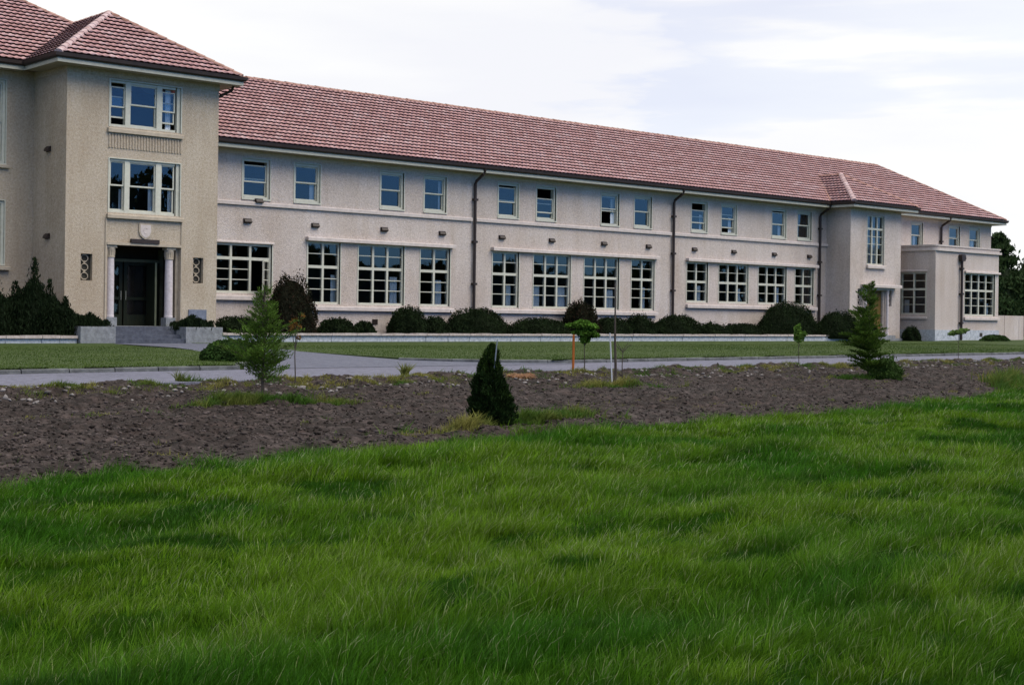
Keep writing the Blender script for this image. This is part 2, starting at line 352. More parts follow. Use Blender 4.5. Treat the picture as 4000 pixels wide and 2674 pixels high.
kerb([(x, y_kerb(x)) for x in np.linspace(-40, 15.2, 16)] + [(15.5, 25.5), (16.1, 26.5), (17.3, 27.6)], '')
kerb([(21.68, 28.4), (22.4, 27.2), (23.1, 26.3), (24.3, 25.78)] + [(x, y_kerb(x)) for x in np.linspace(25.5, 220, 40)], '')

# tilled soil, really lumpy
def terrain(name, x0, x1, ylo, yhi, step, zfun, m, kind='structure', ny=None):
    xs = np.arange(x0, x1, step); ny = ny or int(14 / step)
    X = np.repeat(xs[:, None], ny + 1, 1); T = np.linspace(0, 1, ny + 1)[None, :]
    lo = ylo(xs)[:, None]; hi = yhi(xs)[:, None]; Y = lo + (hi - lo) * T
    Z = zfun(X, Y); V = np.stack([X, Y, Z], -1).reshape(-1, 3)
    i = np.arange(len(xs) - 1)[:, None] * (ny + 1) + np.arange(ny)[None, :]
    F = np.stack([i, i + ny + 1, i + ny + 2, i + 1], -1).reshape(-1, 4)
    return tag(link(name, npmesh(name, V, [F], m, smooth=True)), kind=kind)
def zsoil(X, Y):
    n = fbm(X * 2.6, Y * 2.6, 4, .6) - .5; r = np.abs(fbm(X * 1.1 + 9, Y * 4.2, 2) - .5)
    s_ = np.clip((g_edge(X) + .1 - Y) / .9, 0, 1)
    return zf(X, Y) + .22 * n - .10 * r + .035 - .34 * s_
terrain('soil', -2, 58, lambda x: g_edge(x) - 1.6, lambda x: ynear_np(x) + .06 * np.sin(x * 3.1) + .08, .075, zsoil, SOILM, ny=150)
def zgr(X, Y):
    k = np.clip((g_edge(X) - Y) / 1.6, 0, 1)
    return zf(X, Y) + .30 * (fbm(X * .7 + 40, Y * 1.0, 3) - .5) * k - .07 * (1 - k)
terrain('field', -30, 120, lambda x: x * 0 - 12, lambda x: np.minimum(g_edge(x) + .1, ynear_np(x) - .05), .25, zgr, FIELD, ny=150)

# clods and stones lying on the soil
def rocks(name, xs, ys, sz, cols, zfun, label, cat):
    ico = bmesh.new(); bmesh.ops.create_icosphere(ico, subdivisions=1, radius=1); bv = np.array([v.co[:] for v in ico.verts]); bf = np.array([[v.index for v in f.verts] for f in ico.faces]); ico.free()
    n = len(xs); k = len(bv); j = 1 + .95 * (rng.random((n, k, 1)) - .5)
    s3 = np.stack([sz * rng.uniform(.8, 1.5, n), sz * rng.uniform(.7, 1.2, n), sz * rng.uniform(.45, .8, n)], -1)
    P = bv[None] * j * s3[:, None, :]; a = rng.random(n) * 6.28; ca, sa = np.cos(a)[:, None], np.sin(a)[:, None]
    X = P[..., 0] * ca - P[..., 1] * sa + xs[:, None]; Y = P[..., 0] * sa + P[..., 1] * ca + ys[:, None]; Z = P[..., 2] + (zfun(xs, ys) + sz * .2)[:, None]
    V = np.stack([X, Y, Z], -1).reshape(-1, 3); F = (bf[None] + (np.arange(n) * k)[:, None, None]).reshape(-1, 3)
    col = np.repeat(cols, k, 0)
    return tag(link(name, npmesh(name, V, [F], ROCK, col)), label, cat, kind='stuff')
n = 90000
D = 11 + 42 * rng.random(n) ** 1.5; La = D * rng.uniform(-.40, .40, n)
xs = VX * D + VY * La; ys = VY * D - VX * La
ok = (ys > g_edge(xs) - .3) & (ys < ynear_np(xs) - .02); xs, ys = xs[ok], ys[ok]; n = len(xs)
sz = rng.uniform(.006, .020, n) * (1 + 1.2 * rng.random(n) ** 10); tone = rng.random(n)[:, None] ** 2.2
cols = (1 - tone) * np.array([.018, .014, .012]) + tone * np.array([.11, .088, .084])
rocks('soil_clods', xs, ys, sz, cols, zsoil, 'loose dark brown clods scattered over the tilled soil strip', 'soil clods')
n = 800
xs = rng.uniform(5, 48, n); ys = ynear_np(xs) - .3 - rng.random(n) ** 1.6 * 1.3; sz = rng.uniform(.02, .055, n) * (1 + .8 * rng.random(n) ** 8)
tone = rng.random(n)[:, None]; cols = (1 - tone) * np.array([.07, .06, .055]) + tone * np.array([.26, .24, .235])
sz *= .8
rocks('edge_stones', xs, ys, sz, cols, zsoil, 'pale pebbles and stones strewn along the near edge of the road', 'stones')

# ------------------------------------------------------------------ grass
def blades(name, x, y, z, h, wd, lean, col, tipcol, label, cat, kind='stuff', segs=3, mat_=None):
    n = len(x); az = rng.random(n) * 6.283
    wx, wy = np.cos(az) * wd / 2, np.sin(az) * wd / 2
    # make blades mostly broadside to where they are seen from, but not exactly
    ts = np.linspace(0, 1, segs + 1)
    V = []; CC = []
    lx, ly = lean
    for t_ in ts[:-1]:
        cxx = x + lx * h * t_ ** 1.7; cyy = y + ly * h * t_ ** 1.7; cz = z + h * (t_ - .18 * t_ ** 2 * (lx ** 2 + ly ** 2))
        f = (1 - t_ * .55)
        V.append(np.stack([cxx - wx * f, cyy - wy * f, cz], -1)); V.append(np.stack([cxx + wx * f, cyy + wy * f, cz], -1))
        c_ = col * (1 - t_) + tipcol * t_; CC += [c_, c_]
    V.append(np.stack([x + lx * h, y + ly * h, z + h * (1 - .18 * (lx ** 2 + ly ** 2))], -1)); CC.append(tipcol)
    k = 2 * segs + 1; V = np.stack(V, 1).reshape(-1, 3); CC = np.stack(CC, 1).reshape(-1, 3)
    b = (np.arange(n) * k)[:, None]; Q = []
    for s_ in range(segs - 1): Q.append(b + np.array([2 * s_, 2 * s_ + 1, 2 * s_ + 3, 2 * s_ + 2])[None])
    F = [np.concatenate(Q)] if Q else []
    T = b + np.array([2 * segs - 2, 2 * segs - 1, 2 * segs])[None]
    return tag(link(name, npmesh(name, V, F + [T], mat_ or GRASS, CC)), label, cat, kind=kind)
def wind(n, s=.42, sp=.30):
    a = s + sp * rng.standard_normal(n); b = -.05 + .30 * rng.standard_normal(n)
    return VY * a + VX * b, -VX * a + VY * b
def grass_cols(x, y, n):
    p = np.clip((fbm(x * .55 + 7, y * .9 + 3, 3) - .5) * 2.6 + .5, 0, 1)[:, None]; r = rng.random(n)[:, None]
    base = (1 - p) * np.array([.026, .088, .006]) + p * np.array([.078, .150, .009])
    base = base * (.7 + .6 * r); tip = base * np.array([1.25, 1.1, .95]) + .008
    dry = (rng.random(n) < .035 + .09 * p[:, 0])[:, None]
    tip = np.where(dry, np.array([.34, .38, .17]) * (.6 + .7 * r), tip)
    return base, tip
NT = 74000
u = rng.random(NT); D = (5.2 ** .8 + u * (50 ** .8 - 5.2 ** .8)) ** (1 / .8)
La = rng.uniform(-1, 1, NT) * (D * .40 + .5); NX = 26000
D = np.concatenate([D, rng.uniform(2, 50, NX)]); lx_ = rng.uniform(0, 1, NX) ** 1.4; La = np.concatenate([La, np.where(rng.random(NX) < .35, -1, 1) * (D[NT:] * .40 + .5 + lx_ * (4 + .5 * D[NT:]))]); NT += NX
tx = VX * D + VY * La; ty = VY * D - VX * La
ok = (ty < g_edge(tx) + .26 * rng.standard_normal(NT) + .35 * (fbm(tx * 1.9 + 70, ty * 1.9, 2) - .5) - .02) & ((tx < 36) | (ty < ynear_np(tx) - .3)); tx, ty, D = tx[ok], ty[ok], D[ok]; NT = len(tx)
K = 15
hn = fbm(tx * 1.1 + 2, ty * 2.0, 3); hn2 = fbm(tx * .5, ty * .9 + 30, 2)
hol = np.clip((fbm(tx * 1.25 + 51, ty * 2.5 + 8, 3) - .34) / .09, 0, 1)            # hollows: shorter grass, its colour darkened to paint their shade
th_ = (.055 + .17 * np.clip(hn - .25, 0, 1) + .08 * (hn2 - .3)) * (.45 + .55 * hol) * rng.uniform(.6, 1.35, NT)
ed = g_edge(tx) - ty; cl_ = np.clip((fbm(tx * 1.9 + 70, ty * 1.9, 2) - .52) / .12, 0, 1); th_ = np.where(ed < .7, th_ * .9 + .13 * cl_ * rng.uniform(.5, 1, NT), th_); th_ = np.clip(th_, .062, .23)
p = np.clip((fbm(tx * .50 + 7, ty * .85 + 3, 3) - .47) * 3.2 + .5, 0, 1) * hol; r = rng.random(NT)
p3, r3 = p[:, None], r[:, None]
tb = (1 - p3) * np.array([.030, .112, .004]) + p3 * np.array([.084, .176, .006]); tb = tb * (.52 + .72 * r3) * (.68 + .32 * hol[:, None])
x = np.repeat(tx, K); y = np.repeat(ty, K); Dk = np.repeat(D, K); n = len(x)
a = rng.random(n) * 6.283; rad = np.sqrt(rng.random(n)) * np.repeat(.020 + .0052 * D + .03 * rng.random(NT), K)
ox, oy = rad * np.cos(a), rad * np.sin(a)
h = np.repeat(th_, K) * rng.uniform(.6, 1.15, n)
wx, wy = wind(NT, .28, .30); wx = np.repeat(wx, K) + .14 * rng.standard_normal(n); wy = np.repeat(wy, K) + .14 * rng.standard_normal(n); k_ = .55 / np.repeat(.020 + .0052 * D + .03, K)
lx = wx + ox * k_; ly = wy + oy * k_
wd = np.maximum(.0042, .00060 * Dk) * rng.uniform(.7, 1.3, n) * np.where(np.abs((x * VY - y * VX)) > .42 * Dk + .8, 3.0, 1.0)
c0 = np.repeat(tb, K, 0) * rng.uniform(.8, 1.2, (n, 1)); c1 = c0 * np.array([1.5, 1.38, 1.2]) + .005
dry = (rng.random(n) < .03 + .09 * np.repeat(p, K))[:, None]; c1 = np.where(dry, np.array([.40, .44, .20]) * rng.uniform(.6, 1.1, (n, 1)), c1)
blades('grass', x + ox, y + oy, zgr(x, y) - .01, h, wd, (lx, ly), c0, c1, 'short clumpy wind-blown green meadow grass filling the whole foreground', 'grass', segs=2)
# pale seed tips
n = 12000; D = 5.4 + 34 * rng.random(n) ** 1.1; La = rng.uniform(-1, 1, n) * (D * .38 + .4); x = VX * D + VY * La; y = VY * D - VX * La
pk = fbm(x * .6 + 20, y * .8, 3); ok = (y < g_edge(x) - .1) & (pk > .43) & ((x < 36) | (y < ynear_np(x) - .4)); x, y, D = x[ok], y[ok], D[ok]; n = len(x)
lx, ly = wind(n, .5, .3); r = rng.random(n)[:, None]
blades('seed_grass', x, y, zgr(x, y) + rng.uniform(.03, .09, n), rng.uniform(.03, .085, n), np.maximum(.0035, .0005 * D), (lx, ly), np.array([.10, .17, .03]) * (.6 + .6 * r), np.array([.52, .56, .34]) * (.6 + .6 * r),
       'pale bent seed heads flecking the meadow grass', 'seed grass', segs=2)
# green and yellow weeds on the soil, tufts at road edge
def tuftpts(cx, cy, rx, ry, n): 
    a = rng.random(n) * 6.283; r = np.sqrt(rng.random(n)); return cx + rx * r * np.cos(a), cy + ry * r * np.sin(a)
def along(x0, y0, x1, y1, wd, n):
    t_ = np.clip(.5 + .27 * rng.standard_normal(n), -.25, 1.25); o = rng.standard_normal(n) * wd * (1.1 - 1.2 * np.abs(t_ - .5))
    d = np.hypot(x1 - x0, y1 - y0); return x0 + (x1 - x0) * t_ - (y1 - y0) / d * o, y0 + (y1 - y0) * t_ + (x1 - x0) / d * o
def weeds(name, parts, label, cat, hs=(.08, .2), yel=.3, width=.014, base=(.05, .11, .015)):
    x = np.concatenate([p[0] for p in parts]); y = np.concatenate([p[1] for p in parts]); n = len(x)
    lx, ly = .5 * rng.standard_normal(n) + .25 * VY, .5 * rng.standard_normal(n) - .25 * VX
    q = np.clip((fbm(x * 1.6, y * 1.6, 2) - .5) * 3 + yel, 0, 1)[:, None]; r = rng.random(n)[:, None]
    c_ = ((1 - q) * np.array(base) + q * np.array([.20, .19, .05])) * (.6 + .7 * r)
    hm = np.clip(fbm(x * 3.1 + 5, y * 4.0, 2) * 2.4 - .55, .18, 1.25)
    blades(name, x, y, zsoil(x, y) - .02, rng.uniform(*hs, n) * hm, rng.uniform(.7, 1.4, n) * width, (lx, ly), c_ * .9, c_ * 1.25, label, cat, segs=2)
weeds('weeds', [along(10.7, 18.3, 11.9, 18.25, .15, 3200), along(11.8, 18.2, 12.8, 17.9, .13, 1600), along(9.4, 17.6, 10.7, 18.2, .07, 500)], 'low green weeds round the foot of the feathery left conifer', 'weeds', (.07, .19), .28)
weeds('weeds', [along(18.9, 19.3, 20.9, 18.85, .16, 3200), along(19.3, 19.5, 20.6, 19.4, .2, 900)], 'patch of green weeds round the tall bare sapling and pale stake', 'weeds', (.06, .2), .35)
weeds('weeds', [along(27.3, 19.7, 29.5, 19.2, .16, 2600)], 'patch of green weeds round the foot of the ragged right conifer', 'weeds', (.05, .14), .35)
weeds('weeds', [tuftpts(13.5, 14.75, .5, .25, 3200), along(13.2, 14.9, 15.3, 14.8, .15, 2200), along(10.9, 14.1, 12.7, 14.5, .13, 1500)], 'yellowing weeds beside the dark column conifer at the grass edge', 'weeds', (.06, .20), .6)
pp = []
for _ in range(620):
    a = R_.uniform(5, 50); yy = float(ynear_np(np.array(a))) - abs(R_.gauss(0, .35)) - .05; pp.append(tuftpts(a, yy, R_.uniform(.1, .55), .1, R_.randint(25, 110)))
weeds('weeds', pp, 'thin fringe of grass and weeds along the near road edge', 'weeds', (.03, .11), .55, .012)
pp = []
for _ in range(330):
    a = R_.uniform(4, 45); g0 = float(g_edge(np.array([a]))[0]); y1 = float(ynear_np(np.array(a))); pp.append(tuftpts(a, R_.uniform(g0, y1), R_.uniform(.08, .35), R_.uniform(.05, .16), R_.randint(15, 70)))
weeds('weeds', pp, 'small scattered weed seedlings dotting the tilled soil', 'weeds', (.02, .08), .5, .012)
weeds('weeds', [along(29.2, 16.4, 33.5, 18.6, .25, 3400), tuftpts(30.4, 16.9, .6, .35, 2200)], 'tall rank weeds at the right edge of the photo above the grass', 'weeds', (.15, .42), .25, .02)
weeds('weeds', [tuftpts(14.28, 21.0, .25, .12, 260)], 'bright green grass tuft beside the orange-leaved sapling', 'weeds', (.08, .2), .2)
weeds('weeds', [tuftpts(11.88, 21.15, .25, .15, 320)], 'green grass tuft at the road edge left of the feathery conifer', 'weeds', (.08, .22), .3)
x, y = along(16.5, 22.1, 17.2, 21.7, .04, 10)
x, y = tuftpts(19.0, 20.92, .34, .12, 1500)
n = len(x); lx, ly = 1.6 * rng.standard_normal(n), 1.6 * rng.standard_normal(n); r = rng.random(n)[:, None]
blades('straw', x + 0 * y, y, zsoil(x, y) + .05, rng.uniform(.02, .06, n), np.full(n, .012), (lx, ly), np.array([.36, .20, .11]) * (.6 + .7 * r), np.array([.50, .31, .19]) * (.6 + .7 * r), 'orange tan scatter of dry straw lying on the soil', 'straw', segs=2)
# short tufts on the mown lawn, thicker along kerb and walls
n = 150000; x = rng.uniform(9, 72, n); y = 25 + 19 * rng.random(n) ** 1.5; ok = (y > np.array([y_kerb(a) for a in x]) + .16) & ((x < np.interp(y, [p[0] for p in DL], [p[1] for p in DL]) - .15) | (x > np.interp(y, [p[0] for p in DR], [p[1] for p in DR]) + .15))
ok &= (y < 42.2) | ((x > 26) & (y < 43.9)); x, y = x[ok], y[ok]; n = len(x); lx, ly = .5 * rng.standard_normal(n), .5 * rng.standard_normal(n)
p = np.clip((fbm(x * .35, y * .8, 3) - .5) * 2.5 + .5, 0, 1)[:, None]; r = rng.random(n)[:, None]; c_ = ((1 - p) * np.array([.036, .072, .010]) + p * np.array([.072, .112, .020])) * (.85 + .3 * r)
blades('lawn_grass', x, y, np.zeros(n) - .005, rng.uniform(.02, .045, n), np.full(n, .018), (lx, ly), c_, c_ * 1.1, 'short mown grass of the lawn between road and building', 'grass', segs=1)

x = rng.uniform(9, 74, 15000); y = np.array([y_kerb(a_) for a_ in x]) + .13 + .05 * rng.random(15000); ok = ((x < 15.2) | (x > 24.4)) & (fbm(x * .8, x * 0 + 4, 3) > .42); x, y = x[ok], y[ok]; n = len(x)
r = rng.random(n)[:, None]
blades('verge_grass', x, y, np.zeros(n) - .01, rng.uniform(.03, .09, n), np.full(n, .03), (.5 * rng.standard_normal(n), -1.0 - .7 * rng.random(n)), np.array([.03, .055, .012]) * (.6 + .8 * r), np.array([.06, .09, .022]) * (.6 + .8 * r), 'rough grass hanging over the far kerb of the road', 'grass', segs=1)
# ------------------------------------------------------------------ building
B0 = (24.0, 46.0, 0.0)
BLD = link('institution_building', None, None, B0); BLD.empty_display_size = 1
tag(BLD, 'long two-storey roughcast building with red tiled roofs and three-storey entrance tower', 'building')
def bobj(name, mb, m, parent=None, org=None, smooth=False, recalc=True):
    if org is None:
        a = np.array(mb.v); org = tuple(float(q) for q in (a.min(0) + a.max(0)) / 2)
    return obj(name, mb, m, parent or BLD, org, smooth, recalc)

def wall_grid(mb, a0, a1, z0, z1, ops, pos, depth, face, m=0):
    """front faces of a wall with openings plus their reveals. face 'y': wall at y=pos, along x, interior +y. face 'x': wall at x=pos, along y, interior +x"""
    A = sorted({a0, a1} | {o[0] for o in ops} | {o[1] for o in ops}); Z = sorted({z0, z1} | {o[2] for o in ops} | {o[3] for o in ops})
    P = (lambda a, d, z: (a, pos + d, z)) if face == 'y' else (lambda a, d, z: (pos + d, a, z))
    for d in (0, depth):
        for i in range(len(A) - 1):
            for j in range(len(Z) - 1):
                ca, cz = (A[i] + A[i + 1]) / 2, (Z[j] + Z[j + 1]) / 2
                if any(o[0] < ca < o[1] and o[2] < cz < o[3] for o in ops): continue
                mb.quad(P(A[i], d, Z[j]), P(A[i + 1], d, Z[j]), P(A[i + 1], d, Z[j + 1]), P(A[i], d, Z[j + 1]), m=m)
    for a, b, c_, e in ops:
        mb.quad(P(a, 0, c_), P(b, 0, c_), P(b, depth, c_), P(a, depth, c_), m=m); mb.quad(P(a, 0, e), P(b, 0, e), P(b, depth, e), P(a, depth, e), m=m)
        mb.quad(P(a, 0, c_), P(a, 0, e), P(a, depth, e), P(a, depth, c_), m=m); mb.quad(P(b, 0, c_), P(b, 0, e), P(b, depth, e), P(b, depth, c_), m=m)

# -- window makers (local frame: x to the right, y into the wall, z up; origin at lower left corner of the opening)
def wlink(name, me, parent, loc): 
    o = bpy.data.objects.new(name, me); C.objects.link(o); o.parent = parent; o.location = loc; return o
def place(root, P, face):
    root.parent = BLD; root.location = (P[0] - B0[0], P[1] - B0[1], P[2] - B0[2])
    if face == 'x': root.rotation_euler = (0, 0, -math.pi / 2)
def curtain_mesh(x0, x1, z0, z1, y, m=None):
    mb = MB(); n = max(6, int((x1 - x0) / .035)); pv = None
    for i in range(n + 1):
        x = x0 + (x1 - x0) * i / n; yy = y + .025 * math.sin(i * 1.9) + .01 * math.sin(i * .7)
        i0 = len(mb.v); mb.v += [(x, yy, z0), (x, yy, z1)]
        if i: mb.f.append([i0 - 2, i0, i0 + 1, i0 - 1]); mb.m.append(0)
    return mesh('curtain', mb, m or CURT, recalc=False, smooth=True)
def sash_window(P, w_, h, top=0, bot=0, curt=None, face='y', arch=.09, blind=0, rail=.5):
    mb = MB(); a = arch
    mb.box(0, a, .05, .24, 0, h).box(w_ - a, w_, .05, .24, 0, h).box(a, w_ - a, .05, .24, h - a, h).box(a, w_ - a, .04, .24, 0, a * .9)
    mb.box(-.035, 0, -.02, .05, -.0, h + .035).box(w_, w_ + .035, -.02, .05, 0, h + .035).box(0, w_, -.02, .05, h, h + .035).box(-.035, w_ + .035, -.045, .04, -.05, 0)
    root = bpy.data.objects.new('window', mesh('window', mb, CREAM)); C.objects.link(root); place(root, P, face)
    zl_, zh = a * .9, h - a; mid = zl_ + (zh - zl_) * rail; s = .045
    def sash(z0, z1, y):
        m2 = MB(); x0, x1 = a + .004, w_ - a - .004
        m2.box(x0, x0 + s, y, y + .04, z0, z1).box(x1 - s, x1, y, y + .04, z0, z1).box(x0 + s, x1 - s, y, y + .04, z1 - s, z1).box(x0 + s, x1 - s, y, y + .04, z0, z0 + s * 1.2)
        wlink('sash', mesh('sash', m2, CREAM), root, (0, 0, 0))
        m3 = MB(); yy = y + .02; m3.quad((x0 + s, yy, z0 + s), (x1 - s, yy, z0 + s), (x1 - s, yy, z1 - s), (x0 + s, yy, z1 - s))
        wlink('pane', mesh('pane', m3, GL, recalc=False), root, (0, 0, 0))
    sash(mid - top, zh - top - .004, .10); sash(zl_ + bot + .004, mid + bot + .03, .15)
    for c_ in (curt or []): wlink('curtain', curtain_mesh(a + c_[0] * (w_ - 2 * a), a + c_[1] * (w_ - 2 * a), a + .02, zl_ + (zh - zl_) * c_[2], .27), root, (0, 0, 0))
    if blind: 
        m4 = MB(); m4.box(a, w_ - a, .26, .268, zh - blind * (zh - zl_), zh); wlink('blind', mesh('blind', m4, BLIND), root, (0, 0, 0))
    return root
def grid_window(P, w_, h, cols, rows, transom, curt=None, face='y', frame=.07, widths=None, open_col=None, sill=False):
    """rows: list of glazing bar heights; transom: height of thick bar"""
    mb = MB(); a = frame; y0, y1 = .06, .20
    mb.box(0, a, y0, y1, 0, h).box(w_ - a, w_, y0, y1, 0, h).box(a, w_ - a, y0, y1, h - a, h).box(a, w_ - a, y0 - .01, y1, 0, a * 1.2)
    mb.box(-.04, 0, -.02, y0, -.01, h).box(w_, w_ + .04, -.02, y0, -.01, h)
    xs_ = [a + (w_ - 2 * a) * i / cols for i in range(cols + 1)]
    for q in xs_[1:-1]: mb.box(q - .045, q + .045, y0 + .01, y1 - .01, a * 1.2, h - a)
    for i in range(cols):
        l = xs_[i] + (.045 if i else 0); r = xs_[i + 1] - (.045 if i < cols - 1 else 0)
        if transom: mb.box(l, r, y0 + .012, y1 - .012, transom - .055, transom + .055)
        for z in rows:
            if open_col == i and transom and z < transom: continue
            mb.box(l, r, y0 + .05, y1 - .05, z - .016, z + .016)
    root = bpy.data.objects.new('window', mesh('window', mb, CREAM)); C.objects.link(root); place(root, P, face)
    m3 = MB()
    for i in range(cols):
        l = xs_[i] + (.045 if i else 0); r = xs_[i + 1] - (.045 if i < cols - 1 else 0)
        cuts = [(a * 1.2, (transom - .055) if transom else h - a)] + ([(transom + .055, h - a)] if transom else [])
        for k, (c0_, c1_) in enumerate(cuts):
            if open_col == i and k == 0: continue
            m3.quad((l, .13, c0_), (r, .13, c0_), (r, .13, c1_), (l, .13, c1_))
    wlink('pane', mesh('pane', m3, GL, recalc=False), root, (0, 0, 0))
    if open_col is not None:      # a side-hung light standing open
        l = xs_[open_col] + .045; r = xs_[open_col + 1] - (.045 if open_col < cols - 1 else 0); wd_ = r - l; z0, z1 = a * 1.2, transom - .055
        m5 = MB(); s = .04; m5.box(-wd_, -wd_ + s, -.02, .02, z0, z1).box(-s, 0, -.02, .02, z0, z1).box(-wd_ + s, -s, -.02, .02, z0, z0 + s).box(-wd_ + s, -s, -.02, .02, z1 - s, z1)
        for z in rows:
            if z < transom: m5.box(-wd_ + s, -s, -.012, .012, z - .014, z + .014)
        o = wlink('casement', mesh('casement', m5, CREAM), root, (r, .10, 0)); o.rotation_euler = (0, 0, math.radians(42))
        o2 = wlink('pane', mesh('pane', MB().quad((-wd_ + s, 0, z0 + s), (-s, 0, z0 + s), (-s, 0, z1 - s), (-wd_ + s, 0, z1 - s)), GL, recalc=False), root, (r, .10, 0)); o2.rotation_euler = (0, 0, math.radians(42))
    for c_ in (curt or []): wlink('curtain', curtain_mesh(c_[0] * w_, c_[1] * w_, .08, h * c_[2], .28), root, (0, 0, 0))
    return root

# -- wing
YW = 46.0
UW = []   # upper sash windows (x, top, bot, curtains, blind)
UW += [(27.88, .12, 0, None), (30.12, 0, 0, [(.78, .98, .5)]), (34.13, 0, 0, None), (36.32, 0, 0, [(.88, 1, .95)])]
UW += [(40.31, .08, 0, None), (42.52, .40, 0, None), (46.50, 0, .55, [(.80, 1, .9)]), (48.68, 0, 0, [(0, .1, .5)])]
UW += [(52.66, .30, 0, [(.8, .98, .6)]), (54.88, 0, .22, [(.75, .97, .6)]), (58.84, .06, 0, [(.75, .95, .45)]), (60.97, 0, 0, [(0, .2, .95)])]
UW += [(71.46, 0, 0, [(.5, .7, .5)]), (75.40, 0, .1, None), (77.62, 0, 0, [(.5, .8, .5)])]
UZ, UH, UWD = 5.26, 1.46, 1.17
LW = [(30.76, 1.50, 2, 1), (33.11, 2.25, 3, 1), (36.18, 1.55, 2, 1), (40.05, 1.50, 2, 1), (42.40, 2.24, 3, 1), (45.48, 2.24, 3, 1), (48.54, 1.56, 2, 1),
      (52.38, 1.54, 2, 0), (54.75, 2.26, 3, 0), (57.81, 2.28, 3, 0), (60.82, 1.56, 2, 0)]
CU = [[(.84, .97, .48)], [(.78, .93, .48)], [(.66, .86, .45)], [(.02, .08, .4), (.68, .86, .42)], [(.03, .27, .42), (.70, .95, .42)], [(.02, .13, .38), (.75, .95, .38)], [(.02, .12, .4), (.62, .78, .45)],
      [(.62, .84, .42)], [(.72, .86, .38)], [(.72, .9, .45)], None]
W0 = (26.6, 2.58, 1.78, 1.81)
ops = [(x_, x_ + UWD, UZ, UZ + UH) for x_, *_ in UW] + [(x_, x_ + w_, 1.44 if f else 1.87, 3.80) for x_, w_, c_, f in LW] + [(W0[0], W0[0] + W0[1], W0[2], W0[2] + W0[3])]
mb = MB(); wall_grid(mb, 25.4, 80.1, -.3, 7.05, ops, YW, .34, 'y')
mb.quad((80.1, 46, -.3), (80.1, 55.6, -.3), (80.1, 55.6, 7.05), (80.1, 46, 7.05)); mb.quad((25.4, 55.6, -.3), (80.1, 55.6, -.3), (80.1, 55.6, 7.05), (25.4, 55.6, 7.05))
bobj('wall', mb, STU, recalc=False)
mb = MB(); mb.box(25.8, 80.0, 49.6, 49.7, .5, 7.0).box(25.8, 80.0, 46.35, 49.6, .55, .7).box(25.8, 80.0, 46.35, 49.6, 4.2, 4.5).box(25.8, 80.0, 46.35, 49.6, 6.85, 6.95)
for q in (29.9, 39, 51.3, 63.3, 70.2): mb.box(q, q + .1, 46.35, 49.6, .7, 4.2).box(q, q + .1, 46.35, 49.6, 4.5, 6.85)
for q in (32.2, 35.8, 44.2, 50.2, 56.4, 60.5, 74.3): mb.box(q, q + .1, 46.35, 49.6, 4.5, 6.85)
bobj('interior_wall', mb, INT)
for x_, tp, bt, cu in UW: sash_window((x_, YW, UZ), UWD, UH, tp, bt, cu)
for (x_, w_, c_, f), cu in zip(LW, CU):
    if f: grid_window((x_, YW, 1.44), w_, 2.36, c_, [.57, .98, 1.92], 1.42, cu)
    else: grid_window((x_, YW, 1.87), w_, 1.93, c_, [.54, 1.49], .99, cu)
grid_window((W0[0], YW, W0[2]), W0[1], W0[3], 3, [.50, .88], 1.27, None, open_col=2)
def trim(name, x0, x1, y0, y1, z0, z1, m=SMO, lab=None):
    """moulding with a weathered top and a throat below"""
    mb = MB(); mb.prism([(y1, z0 + .02), (y0 + .03, z0 + .02), (y0 + .03, z0), (y0, z0), (y0, z1 - .03), (y0 + .02, z1), (y1, z1)], 'x', x0, x1)
    o = bobj(name, mb, m); 
    if lab: o['label'] = lab
    return o
PX = [38.97, 51.31, 62.80]
for a, b in ((25.75, 38.86), (39.08, 51.20), (51.42, 62.69), (62.91, 63.5), (68.2, 69.3)): trim('string_course', a, b, 45.91, 45.998, 5.0, 5.14)
mb = MB(); mb.box(25.75, 63.5, 45.965, 45.998, 6.86, 7.04); bobj('frieze_band', mb, SMO); mb = MB(); mb.box(68.2, 80.1, 45.965, 45.998, 6.86, 7.04); bobj('frieze_band', mb, SMO)
for a, b in ((30.66, 37.88), (39.95, 50.27), (52.30, 62.60)): trim('hood_moulding', a, b, 45.80, 45.998, 3.83, 3.97)
trim('hood_moulding', 25.75, 29.25, 45.93, 45.998, 3.61, 3.68)
for a, b, z in ((30.66, 37.9, 1.20), (39.95, 50.25, 1.20), (52.32, 62.60, 1.60)): trim('window_sill', a, b, 45.85, 45.998, z, z + .16)
trim('window_sill', 25.75, 29.25, 45.85, 45.998, 1.53, 1.70)
def pipe(x_, y_, z0, z1, bend=True, r=.064, yg=45.32):
    mb = MB(); 
    if bend: mb.tube([(x_, yg, z1 + .56), (x_, yg, z1 + .42), (x_, yg + .03, z1 + .33), (x_, y_ - .04, z1 + .03), (x_, y_, z1 - .08), (x_, y_, z0)], [r * 1.4, r, r, r, r, r], 10)
    else: mb.tube([(x_, y_, z1), (x_, y_, z0)], r, 10)
    z = z0 + .6
    while z < z1 - .2: mb.box(x_ - r - .035, x_ + r + .035, y_ - r - .02, y_ + r + .03, z, z + .09); z += 1.75
    o = bobj('downpipe', mb, BROWN, smooth=False); return o
for q in PX: pipe(q, 45.90, .0, 6.62)
pipe(74.44, 45.90, 5.1, 6.62)
